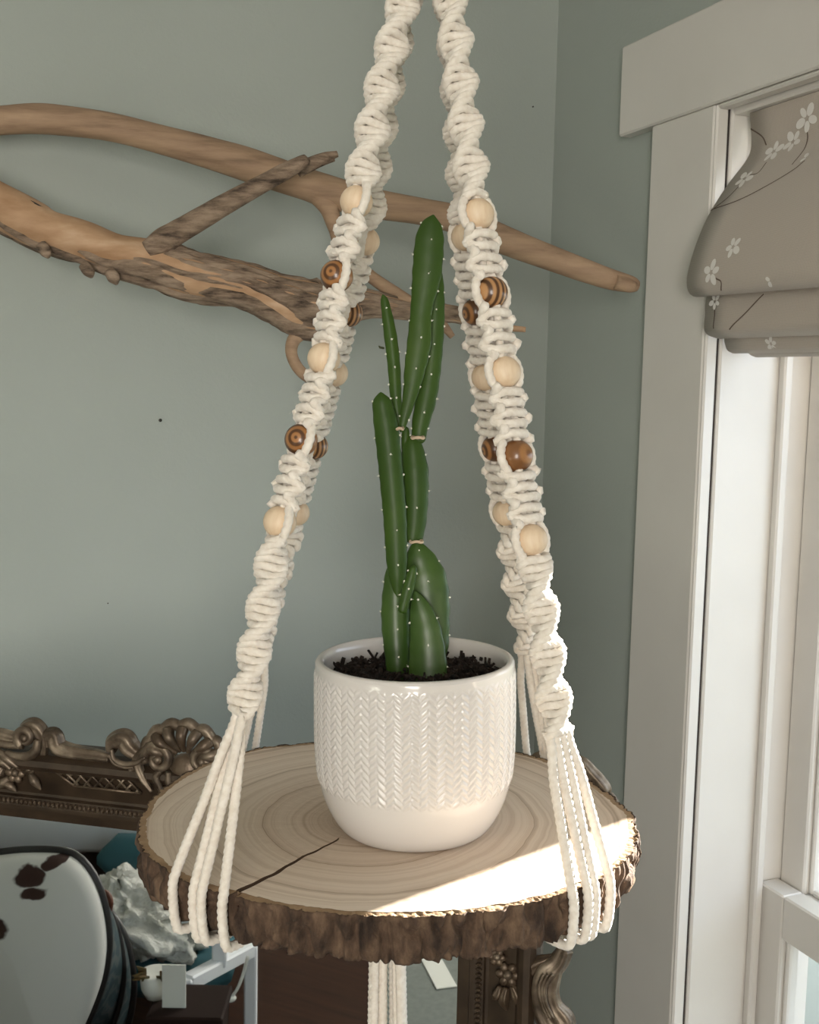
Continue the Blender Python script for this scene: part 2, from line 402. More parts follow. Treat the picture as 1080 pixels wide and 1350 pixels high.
# first window: casing, jambs, stops and sashes
win = bpy.data.objects.new('window_1', None); COL.objects.link(win); struct(win, 'white painted double hung window beside the room corner')
win.location = Vector(wp(.62, WZ0)); win['_b'] = [float(x) for x in wp(.62, WZ0)]
def wbox(name, t0, t1, z0, z1, o0, o1, m='trim', bev=.0025, parent=None):
    mb = MB(); mb.box(wp((t0+t1)/2, (z0+z1)/2, (o0+o1)/2), EW, ZZ, NW, (t1-t0)/2, (z1-z0)/2, (o1-o0)/2, bev)
    return mb.build(name, M[m], parent or win, smooth=False)
wbox('casing', .083, JT0, WZ0-.02, 1.9585, .0, .02)
wbox('casing', JT1, JT1+.14, WZ0-.02, 1.9585, .0, .02)
wbox('head_casing', .0, JT1+.223, 1.9590, 2.085, -.0015, .02)
wbox('sill', .06, JT1+.16, WZ0-.05, WZ0-.02, -.06, .2)
wbox('apron', .083, JT1+.14, WZ0-.16, WZ0-.05, .002, .02)
# left jamb: edge strip, dark joint, then the deep reveal board
wbox('jamb_edge', JT0, JT0+.006, WZ0, WZ1, .0005, .019)
wbox('jamb_joint', JT0, JT0+.003, WZ0, WZ1, .019, .0225, 'gap', 0)
wbox('jamb', JT0, JT0+.008, WZ0, WZ1, .0225, .236)
wbox('jamb', JT1-.008, JT1, WZ0, WZ1, .0005, .236)
wbox('head_jamb_edge', JT0+.006, JT1-.008, WZ1-.006, WZ1, .0005, .019)
wbox('jamb_joint', JT0+.006, JT1-.008, WZ1-.003, WZ1, .019, .0225, 'gap', 0)
wbox('head_jamb', JT0+.008, JT1-.008, WZ1-.012, WZ1, .0225, .236)
wbox('stop', JT0+.008, JT0+.022, WZ0, WZ1-.012, .118, .132)
wbox('stop', JT1-.022, JT1-.008, WZ0, WZ1-.012, .118, .132)
MEET = .905
def sash(z0, z1, o0, o1, top, bot, st, rec):
    s = wbox('sash', JT0+.009, JT0+.009+st, z0, z1, o0, o1)
    wbox('stile', JT1-.009-st, JT1-.009, z0, z1, o0, o1, parent=s)
    wbox('rail', JT0+.009+st, JT1-.009-st, z1-top, z1, o0, o1, parent=s)
    wbox('rail', JT0+.009+st, JT1-.009-st, z0, z0+bot, o0, o1, parent=s)
    a, b = JT0+.009+st, JT1-.009-st; om = (o0+o1)/2
    wbox('glazing_bead', a, a+.008, z0+bot, z1-top, o0+.008, om, parent=s)
    wbox('glazing_bead', b-.008, b, z0+bot, z1-top, o0+.008, om, parent=s)
    wbox('glazing_bead', a+.008, b-.008, z0+bot, z0+bot+.008, o0+.008, om, parent=s)
    wbox('glass_pane', a, b, z0+bot, z1-top, om+.002, om+.005, 'glass', 0, parent=s)
    return s
sash(WZ0, MEET, .133, .168, .062, .08, .052, .01)
sash(MEET-.05, WZ1-.013, .171, .206, .05, .045, .048, .01)
# sash lock on the meeting rail
mb = MB(); mb.box(wp(.62, MEET+.008, .15), EW, ZZ, NW, .03, .008, .01, .003); mb.build('sash_lock', M['brass'], win)

# outdoors: gravel, plus a clad pillar and a low wall added to block sun
mb = MB(); mb.box(wp(1.0, -.45, 8.3), EW, ZZ, NW, 9, .05, 8.0); struct(mb.build('ground', M['ground'], smooth=False))
sv = A([math.cos(SUN_AZ), math.sin(SUN_AZ), 0]); sl = A([-math.sin(SUN_AZ), math.cos(SUN_AZ), 0])
EDGE = A([.1568, .7406, 0])
mb = MB(); mb.box(EDGE+sv*1.5+sl*.3+ZZ*1.3, sv, sl, ZZ, .12, .3, 1.75)
for k in range(17):
    mb.box(EDGE+sv*1.375+sl*.3+ZZ*(-.35+k*.2), sv, sl, ZZ, .012, .3, .09)
struct(mb.build('sun_block_pillar', M['siding'], smooth=False))  # added pillar, placed so its edge cuts the sun on the slab

mb = MB(); mb.box(wp(1.2, .38, 1.55), EW, ZZ, NW, 3.0, .80, .06); mb.box(wp(1.2, 1.2, 1.55), EW, ZZ, NW, 3.03, .025, .09)
struct(mb.build('sun_block_wall', M['siding'], smooth=False))  # added low wall, keeps sun out of the lower sash

# ------------------------------------------------------------------ roman blind
BT0, BT1 = .252, JT1-.03
prof_px = [(990, 150), (992, 190), (985, 212), (960, 245), (935, 285), (918, 325), (908, 360), (907, 378), (912, 388)]
def bp(x, y):
    h = hit(x, y, wp(BT0, 0), EW); return A([(h-P0) @ NW, h[2]])
P1 = [bp(*q) for q in prof_px]
back1 = [P1[-1]+A([.014, -.001]), P1[-1]+A([.03, .012]), P1[-1]+A([.045, .05])]
top = [A([P1[0][0]+.0, 1.945])]
def blind_panel(prof, name, parent, t0, sag=0.006):
    pr = cr(prof, 10); L = np.concatenate([[0], np.cumsum(np.linalg.norm(np.diff(pr, axis=0), axis=1))])
    ts = np.linspace(t0, BT1, 28)
    def S(tt, l, d=0.0):
        o = np.interp(l, L, pr[:, 0]); z = np.interp(l, L, pr[:, 1])
        k = (tt-t0)/(BT1-t0); bulge = np.sin(math.pi*np.clip(k, 0, 1))*np.clip(l/L[-1]*1.2, 0, 1)
        return P0+EW*np.asarray(tt)[..., None]+NW*(o-.012*bulge-d)[..., None]+ZZ*(z-sag*bulge)[..., None]
    LL = np.linspace(0, L[-1], 70)
    tg, lg = np.meshgrid(ts, LL, indexing='ij')
    mb = MB(); mb.grid(S(tg, lg)); o = mb.build(name, M['linen'], parent, fix=False)
    uv = o.data.uv_layers.new(name='UVMap'); vi = np.empty(len(o.data.loops), int); o.data.loops.foreach_get('vertex_index', vi)
    U = np.stack([tg.ravel()[vi], lg.ravel()[vi]], 1); uv.data.foreach_set('uv', U.ravel())
    so = o.modifiers.new('thickness', 'SOLIDIFY'); so.thickness = .0025; so.offset = 0
    return o, S, L, pr
blind = thing('roman_blind', 'taupe linen roman blind with printed white blossoms in the window', 'blind', wp(.63, 1.93, .03))
main, S1, L1, pr1 = blind_panel(top+P1+back1, 'upper_fold', blind, BT0)
q2 = [bp(932, 395)+A([0.006, .03]), bp(932, 395), bp(931, 415), bp(930, 435), bp(940, 443), bp(940, 443)+A([.02, .002]), bp(940, 443)+A([.03, .04])]
f2, S2, L2, pr2 = blind_panel(q2, 'middle_fold', blind, BT0, .003)
q3 = [bp(955, 445)+A([0.004, .02]), bp(955, 445), bp(956, 454), bp(960, 462), bp(960, 462)+A([.015, 0]), bp(960, 462)+A([.03, .03])]
f3, S3, L3, pr3 = blind_panel(q3, 'lower_fold', blind, BT0+.002, .002)
q4 = [bp(985, 455), bp(985, 463), bp(990, 468), bp(990, 468)+A([.012, 0]), bp(990, 468)+A([.02, .02])]
f4, S4, L4, pr4 = blind_panel(q4, 'bottom_hem', blind, BT0+.003, .001)
mb = MB(); mb.box(wp((BT0+BT1)/2, 1.935, P1[0][0]+.02), EW, ZZ, NW, (BT1-BT0)/2, .012, .016, .002)
mb.build('head_rail', M['trim'], blind, smooth=False)
# seam across the top band
sl_ = np.interp(bp(990, 200)[1], pr1[::-1, 1], L1[::-1]) if False else .052
def blossom(S, fold, t, l, r, rot, n=5, bud=False):
    mb = MB(); pet = n if not bud else 2
    for k in range(pet):
        a = rot+k*2*math.pi/n; sz = r*(.8+.35*random.random())
        ph = np.linspace(0, 2*math.pi, 13)[:-1]
        x = sz*.62+sz*.45*np.cos(ph); y = sz*.30*np.sin(ph)
        tt = t+x*math.cos(a)-y*math.sin(a); ll = l+x*math.sin(a)+y*math.cos(a)
        mb.add(S(tt, ll, .0022), [list(range(12))])
    mb.build('printed_blossom', M['print'], fold, smooth=False)
def stem(S, fold, pts, wd=.0009):
    c = cr(A(pts), 8); tn = np.gradient(c, axis=0); tn /= np.linalg.norm(tn, axis=1)[:, None]; nn = np.stack([-tn[:, 1], tn[:, 0]], 1)
    a = c+nn*wd; b = c-nn*wd; P = np.stack([S(a[:, 0], a[:, 1], .002), S(b[:, 0], b[:, 1], .002)], 1)
    MB().grid(P).build('printed_stem', M['print_stem'], fold, smooth=False)
def st(x, y, S, prof, L, t0):                               # photo point to cloth coordinates, by search on the surface
    tt, ll = np.meshgrid(np.linspace(t0, BT1, 120), np.linspace(0, L[-1]*.86, 160), indexing='ij')
    P = S(tt, ll)-CAM; d = P @ FW; e_ = (540+FPX*(P @ RT)/d-x)**2+(675-FPX*(P @ UP)/d-y)**2
    k = np.argmin(e_); return tt.ravel()[k], ll.ravel()[k]
for (x, y, r, ro, bud) in [(1065, 157, .014, .3, 0), (1020, 200, .013, .9, 0), (1047, 188, .012, .2, 0), (1066, 208, .008, 2.6, 1), (983, 236, .011, .1, 0),
                           (970, 326, .011, .5, 0), (940, 359, .012, 1.0, 0), (1017, 369, .008, 2.2, 1)]:
    tt, ll = st(x, y, S1, pr1, L1, BT0); blossom(S1, main, tt, ll, r*1.3, ro, 5, bool(bud))
for pl in ([(991, 170), (1003, 180), (1012, 192)], [(1012, 214), (1000, 226), (988, 233)], [(978, 243), (962, 262), (940, 278)], [(1068, 172), (1062, 196), (1048, 218)],
           [(1062, 212), (1045, 224), (1015, 245), (975, 262), (940, 276)], [(944, 366), (952, 376), (960, 383)]):
    stem(S1, main, [st(x, y, S1, pr1, L1, BT0) for x, y in pl])
tt, ll = st(946, 398, S2, pr2, L2, BT0); blossom(S2, f2, tt, ll, .011, .4)
for pl in ([(945, 403), (942, 418), (940, 434)], [(1008, 388), (985, 412), (962, 435)]):
    stem(S2, f2, [st(x, y, S2, pr2, L2, BT0) for x, y in pl])
tt, ll = st(1020, 453, S3, pr3, L3, BT0); blossom(S3, f3, tt, ll, .010, 3.6)

# ------------------------------------------------------------------ hanging shelf: slab frame
HN = ZZ-(ZZ @ RT)*RT; HN /= np.linalg.norm(HN)               # the shelf's own up, it hangs a touch off level
HX = RT.copy(); HY = np.cross(HN, HX)
S0 = at(547, 1086, .757)                                     # pot axis on the slab top
SC = S0+HX*(-.0188)+HY*.0197                                 # slab centre
TH = .0285
edge_px = [(180, 1092), (187, 1068), (205, 1045), (240, 1020), (285, 1000), (340, 985), (415, 978), (690, 992), (740, 1007), (790, 1035), (820, 1058), (838, 1075),
           (843, 1100), (835, 1127), (805, 1152), (770, 1170), (700, 1192), (620, 1205), (540, 1210), (450, 1207), (380, 1198), (305, 1182), (250, 1165), (205, 1140), (182, 1115)]
pol = []
for x, y in edge_px:
    h = hit(x, y, S0, HN)-SC; a, b = h @ HX, h @ HY; pol.append((math.atan2(b, a) % (2*math.pi), math.hypot(a, b)))
pol.sort(); pa = A([p[0] for p in pol]); pr_ = A([p[1] for p in pol])
def RB(th): return np.interp(np.asarray(th) % (2*math.pi), np.concatenate([pa[-1:]-2*math.pi, pa, pa[:1]+2*math.pi]), np.concatenate([pr_[-1:], pr_, pr_[:1]]))
def sp_(th, r, h): return SC+HX*(r*np.cos(th))[..., None]+HY*(r*np.sin(th))[..., None]+HN*np.asarray(h)[..., None]
def slab_th(x, y):
    h = hit(x, y, S0, HN)-SC; return math.atan2(h @ HY, h @ HX)

slab = thing('wood_slab', 'round sawn log slice with bark rim used as the hanging shelf', 'wood slice', SC-HN*TH)
ca = hit(302, 1183, S0, HN)-SC
thc = math.atan2(ca @ HY, ca @ HX) % (2*math.pi)             # drying crack
NTH = 900
tha = np.linspace(0, 2*math.pi, NTH, endpoint=False)
tha = np.sort(np.concatenate([tha, thc+A([-.040, -.0135, -.0120, -.006, 0, .006, .0120, .0135, .040])]))
pith = SC+HX*0.0+HY*(-.0)
cd = (tha-thc+math.pi) % (2*math.pi)-math.pi
rr_out = RB(tha)
bk = .0050+.0022*vnoise(tha*14, 3.3)+.0012*vnoise(tha*60, 9.1)           # bark thickness
rw = rr_out-bk                                               # wood face radius
# wood face: polar grid with a groove along the crack
fr = np.concatenate([np.linspace(0.02, .97, 60), [.985, 1.0]])
Rg = fr[:, None]*rw[None, :]; Tg = np.repeat(tha[None, :], len(fr), 0)
wig = .0007*np.sin(Rg*120)+.0004*np.sin(Rg*330+1)
dl = np.abs((cd[None, :])*Rg-wig*np.clip(1-np.abs(cd[None, :])*6, 0, 1))
Rcrk = np.clip((fr[:, None]-.34)/.1, 0, 1)
cw = .0007+.0010*fr[:, None]
core_d = np.where(np.abs(cd)[None, :] < .0065, 1, 0)*Rcrk
cwid = np.clip(.0011/np.maximum(Rg, .02), .004, .0112)
hz = .0003*(vnoise(Rg*400, Tg*30)-.5)-.009*Rcrk*(np.abs(cd)[None, :] < .0126)
twg = Tg+np.where(np.abs(cd)[None, :] < .2, 1-np.abs(cd)[None, :]/.2, 0)*wig/np.maximum(Rg, .02)
Pf = sp_(twg, Rg, hz)
mb = MB(); mb.grid(Pf, closev=True); b0 = mb.n; mb.add([SC], []); mb.f += [[b0, i, (i+1) % len(tha)] for i in range(len(tha))]
face = mb.build('sawn_face', M['slab'], slab, base=SC-HN*TH)
face.data.materials.append(M['crack'])                        # darker brown inside of the drying crack
nth = len(tha); grooved = hz < -.002
for p in face.data.polygons:
    if any(grooved.ravel()[i] for i in p.vertices if i < grooved.size): p.material_index = 1
# underside
mb = MB(); Pu = sp_(Tg[::6, ::3], Rg[::6, ::3]*.985, np.full(Rg[::6, ::3].shape, -TH)); mb.grid(Pu, closev=True)
b0 = mb.n; mb.add([SC-HN*TH], []); mb.f += [[b0, i, (i+1) % Pu.shape[1]] for i in range(Pu.shape[1])]
mb.build('underside', M['slab'], slab, base=SC-HN*TH)
# bark ring with ridges
hh = np.linspace(0, 1, 16)
cell = vnoise(tha[:, None]*26, hh[None, :]*1.6, 1.0); fine = vnoise(tha[:, None]*75, hh[None, :]*4, 5.0); fine2 = vnoise(tha[:, None]*170, hh[None, :]*9, 15.0)
ridge = np.abs(cell-.5)*2; ridge = np.minimum(ridge*2.0, 1)
disp = -.0064*(1-ridge)**1.3+.0028*(fine-.5)+.0014*(fine2-.5)
disp *= (.4+.6*np.clip(hh/.3, 0, 1))[None, :]
disp = np.where(np.abs(cd)[:, None] < .0126, -.009, disp)
prof_in = .0012*np.sin(math.pi*hh)
edge_var = .0014*vnoise(tha*30, 7.7)+.0007*vnoise(tha*120, 2.2)-.0011
Rb = rr_out[:, None]-.0005+disp+prof_in[None, :]-.0035*hh[None, :]**2
hb = -hh[None, :]*(TH+.0015*vnoise(tha*30, 4.4)[:, None])-(1-hh[None, :])*np.maximum(edge_var, 0)[:, None]
mb = MB()
Pb = sp_(np.repeat(tha[:, None], len(hh), 1), Rb, hb)
Pt = sp_(np.repeat(tha[:, None], 3, 1), rw[:, None]+(Rb[:, :1]-rw[:, None])*A([[.33, .62, .85]]), -.0004-A([[0, .15, .5]])*np.maximum(edge_var, 0)[:, None]+.0012*(vnoise(tha[:, None]*90, A([[1., 2, 3]]))-.5))
Pt -= HN*(.008*(np.abs(cd) < .0126))[:, None, None]
Pin = sp_(tha[:, None], rw[:, None]-.0004, np.zeros((len(tha), 1))-.0002)
Pbot = sp_(tha[:, None], rw[:, None]*.97, np.full((len(tha), 1), -TH))
mb.grid(np.concatenate([Pt[:, 2:], Pb, Pbot], 1), closeu=True); mb.build('bark', M['bark'], slab, base=SC-HN*TH)
mb = MB(); mb.grid(np.concatenate([Pin, Pt], 1), closeu=True); mb.build('inner_bark', M['cambium'], slab, base=SC-HN*TH)

# ------------------------------------------------------------------ potted cactus
potted = thing('potted_cactus', 'tall green cactus in a white herringbone ceramic pot on the log slice', 'potted plant', S0)
PH = .1135; RIM = .0648
zz_ = A([0, .0004, .0012, .004, .010, .018, .028, .040, .060, .085, .1085, .1118, .1132, .1135])
rr_ = A([.0455, .0474, .0487, .0514, .0552, .0590, .0622, .0643, .0655, .0655, .0652, .0647, .0637, .0626])
zq = np.concatenate([np.linspace(0, .030, 40), np.linspace(.0303, .1080, 190), np.linspace(.1083, .1135, 16)])
# smooth profile
zf = np.linspace(0, 1, 400); pc = cr(np.stack([rr_, zz_], 1), 20); rz = np.interp(zq, pc[:, 1], pc[:, 0])
NP = 640
ph = np.arange(NP)*2*math.pi/NP
ncol = 78
cu = ph/(2*math.pi)*ncol; ci = np.floor(cu).astype(int); fu = cu-ci
pit = .0050
def herring(z):
    par = ci % 2
    zz = z[:, None]+np.where(par == 0, 1, -1)[None, :]*(fu-.5)[None, :]*.0044+np.where(par == 0, 0, pit/2)[None, :]
    a = np.abs(((zz/pit) % 1)-.5)*2                        # 1 at groove
    bar = np.clip(1-a**2.2, 0, 1)
    endf = np.clip(np.minimum(fu, 1-fu)/.16, 0, 1)[None, :]
    return bar*np.sqrt(endf*(2-endf)+1e-6)
band = np.clip((zq-.0325)/.004, 0, 1)*np.clip((.1075-zq)/.004, 0, 1)
Rp = rz[:, None]+.0012*herring(zq)*band[:, None]-.0004*band[:, None]
def potp(r, z): return S0+HX*(r*np.cos(ph))[..., None]+HY*(r*np.sin(ph))[..., None]+HN*np.asarray(z)[..., None]*np.ones(NP)[None, :, None]
mb = MB(); Po = potp(Rp, zq[:, None])
inz = A([.1133, .1120, .108, .095, .085]); inr = A([.0612, .0600, .0592, .0588, .0582])
Pi = potp(np.repeat(inr[:, None], NP, 1), inz[:, None])
mb.grid(np.concatenate([Po, Pi], 0), closev=True); mb.f.append([i for i in range(NP)][::-1])
pot = mb.build('pot', M['pot'], potted)
# soil
SOILZ = .0985
gr = np.linspace(0, .0592, 30); gp = np.linspace(0, 2*math.pi, 80, endpoint=False)
G, H_ = np.meshgrid(gr, gp, indexing='ij'); X_, Y_ = G*np.cos(H_), G*np.sin(H_)
hz = SOILZ+.006*(vnoise(X_*260+20, Y_*260+20)-.5)+.005*(vnoise(X_*90+5, Y_*90+9)-.5)
mb = MB(); mb.grid(S0+HX*X_[..., None]+HY*Y_[..., None]+HN*hz[..., None], closev=True); soil = mb.build('soil', M['soil'], potted)
mb = MB()
for k in range(900):
    r = .0575*math.sqrt(random.random()); a = random.random()*6.283; c = S0+HX*r*math.cos(a)+HY*r*math.sin(a)+HN*(SOILZ+.001+.004*random.random())
    d = A([random.gauss(0, 1) for _ in range(3)]); d /= np.linalg.norm(d); e2 = np.cross(d, A([.3, .5, .8])); e2 /= np.linalg.norm(e2)
    L = .0012+.0035*random.random()**2; wdt = .0005+.0009*random.random()
    mb.box(c, d, e2, np.cross(d, e2), L, wdt, wdt*.6)
stuff(mb.build('soil_crumbs', M['soil'], soil, smooth=False, fix=False))

CD = .757-.0                                                 # cactus depth near the pot axis
def seg(name, rows, d0, d1=None, thick=.5, m='cactus', twist=0.0, ridge=0.0, dots=True, tip=True, q=1.55, sp=26, base_open=False, face_dots=True):
    """rows from bottom to top: (xleft, xright, y)"""
    d1 = d0 if d1 is None else d1
    rows = A(rows, float); c = cr(rows, 10); n = len(c); k = np.linspace(0, 1, n)
    dep = d0+(d1-d0)*k
    cen = np.stack([at((a+b)/2, y, d) for (a, b, y), d in zip(c, dep)])
    hw = (c[:, 1]-c[:, 0])/2*dep/FPX
    ln = np.concatenate([[0], np.cumsum(np.linalg.norm(np.diff(cen, axis=0), axis=1))])
    hw = hw*(1+.022*np.sin(ln*2*math.pi/.0115))
    # rounded ends
    e1 = np.clip((ln[-1]-ln)/(hw.max()*.8), 0, 1) if tip else np.ones(n)
    e0 = np.clip(ln/(hw.max()*.5)+(.55 if base_open else .25), 0, 1)
    if tip: hw = hw*np.sqrt(np.maximum(1-(1-e1)**2, .02))
    hw = hw*np.sqrt(np.maximum(1-(1-e0)**2, .02))
    T = np.gradient(cen, axis=0); T /= np.linalg.norm(T, axis=1)[:, None]
    W = RT[None, :]-T*(T @ RT)[:, None]; W /= np.linalg.norm(W, axis=1)[:, None]
    D = np.cross(W, T); D *= np.sign((D @ -FW))[:, None]      # toward the viewer
    tw = twist*np.ones(n)
    W, D = W*np.cos(tw)[:, None]+D*np.sin(tw)[:, None], D*np.cos(tw)[:, None]-W*np.sin(tw)[:, None]
    ns = 28; f = np.arange(ns)*2*math.pi/ns
    cx, sx = np.cos(f), np.sin(f)
    rr = (np.abs(cx)**q+np.abs(sx)**q)**(-1/q)
    ox = rr*cx; oy = rr*sx*thick
    P = cen[:, None, :]+hw[:, None, None]*(ox[None, :, None]*W[:, None, :]+oy[None, :, None]*D[:, None, :])
    mb = MB(); mb.grid(P, closev=True); mb.f.append(list(range(ns))[::-1]); mb.f.append([(n-1)*ns+i for i in range(ns)])
    o = mb.build(name, M[m], potted)
    if dots:
        mb = MB(); step = sp*.757/FPX; s = step*.6; j = 0
        while s < ln[-1]-.001:
            i = int(np.argmin(np.abs(ln-s)))
            spots = [(1.0, 0.0), (-1.0, 0.0)] if j % 2 == 0 else ([(.12, thick*.9)] if face_dots else [(1., 0.)])
            for a, b in spots:
                if random.random() < .85:
                    p_ = cen[i]+hw[i]*(a*W[i]+b*D[i])+T[i]*random.gauss(0, .0007)
                    mb.sphere(p_, .0006+.0002*random.random(), 6, 5)
                    for _ in range(2):
                        dd = W[i]*a+D[i]*b+A([random.gauss(0, .5) for _ in range(3)]); dd /= np.linalg.norm(dd)
                        mb.tube([p_, p_+dd*(.0009+.001*random.random())], [.00018, .00006], 4, False)
            s += step*.66; j += 1
        if mb.n: stuff(mb.build('areoles', M['areole'], o, fix=False))
    return o
# back to front
seg('stem', [(543, 560, 584), (543, 566, 559), (548, 576, 525), (555, 582, 482), (560, 586, 429), (563, 586, 385), (572, 583, 352)], .757, .757, .5, sp=34)
seg('stem', [(521, 533, 563), (515, 530, 530), (511, 528, 482), (506, 523, 440), (502, 513.5, 400), (502, 507, 388)], .757, .755, .6, sp=30)
seg('stem', [(526, 532, 570), (527, 540, 550), (531, 550, 522), (533, 561, 487), (537, 569, 450), (541, 570, 410), (543.5, 582, 362), (547, 585.5, 320), (555, 583, 296), (566, 577, 283)], .748, .746, .42, sp=32, q=1.6)
seg('stem', [(530, 556, 716), (531, 562, 690), (531, 565, 655), (529, 565, 620), (530, 558, 590), (534, 554, 574)], .756, .757, .6, sp=36)
seg('stem', [(530, 540, 600), (529, 541, 580), (531, 539, 562)], .757, .757, .6, sp=40)
seg('stem', [(535, 578, 900), (535, 589, 862), (533, 593, 830), (532, 591, 771), (532, 575, 738), (537, 560, 713)], .757, .757, .42, 'cactus_old', sp=34, base_open=True)
seg('stem', [(522, 526, 790), (513, 535, 762), (509, 537, 735), (505, 536, 679), (498, 530, 607), (493, 525, 562), (491, 516, 530), (496, 508, 517)], .748, .744, .55, sp=36)
seg('stem', [(512, 538, 905), (508, 540, 870), (503, 541, 825), (503, 540, 795), (507, 535, 760), (512, 528, 738)], .752, .752, .55, 'cactus_old', sp=30, base_open=True)
seg('stem', [(536, 591, 905), (538, 590, 888), (539, 588, 862), (540, 581, 829), (540, 567, 800), (542, 552, 779)], .742, .745, .4, 'cactus_old', sp=44, base_open=True, twist=.12)
seg('stem', [(524, 536, 808), (528, 543, 785), (534, 548, 765), (540, 550, 750), (543, 549, 745)], .739, .738, .8, sp=12, q=1.9)
for x, y, d in ((551, 577, .752), (549, 714, .752), (527, 565, .745)):
    mb = MB(); c = at(x, y, d); n_ = 40; a = np.linspace(0, 2*math.pi, n_)
    pts = c[None, :]+RT*((.0040 if x != 527 else .0022)*np.cos(a))[:, None]+HY*(.003*np.sin(a))[:, None]+HN*(.0004*np.sin(3*a))[:, None]
    mb.tube(pts, .0010, 6, False); mb.build('joint_scar', M['scar'], potted)
mb = MB(); q_ = [at(506, 459, .754), at(501, 458, .752), at(499.5, 456, .751)]; mb.tube(q_, [.0008, .0008, .0003], 6); mb.build('dried_bud', M['leafy'], potted)

# ------------------------------------------------------------------ macrame hanger
CR = .0029
APEX = at(571, -165, .70)
hanger = thing('plant_hanger', 'cream macrame rope hanger with wooden beads holding the log slice', 'plant hanger', SC-HN*(TH+.006))
HB = A(hanger['_b'])
def strand(mb, pts, r=CR, step=.00105, ns=13, amp=.14):
    p = resample(pts, step); mb.tube(p, r, ns, True, ply=3, twist=2*math.pi/.0125*1.0, amp=amp)
bead_meshes = {}
def bead_mesh(key, m, rot):
    if key not in bead_meshes:
        mb = MB(); th = np.linspace(.16, math.pi-.16, 17); f = np.arange(28)*2*math.pi/28; R_ = .0100
        P = R_*np.stack([np.sin(th)[:, None]*np.cos(f)[None, :], np.sin(th)[:, None]*np.sin(f)[None, :], (np.cos(th)*.97)[:, None]*np.ones(28)[None, :]], -1)
        hole = np.stack([.0016*np.cos(f), .0016*np.sin(f), np.full(28, .0094)], -1)[None]; hole2 = hole*A([1, 1, -1])
        mb.grid(np.concatenate([hole, P, hole2], 0), closev=True)
        me = mb.mesh('bead'); recalc(me)
        if rot is not None: me.transform(rot.to_matrix().to_4x4())
        me.materials.append(M[m]); bead_meshes[key] = me
    return bead_meshes[key]


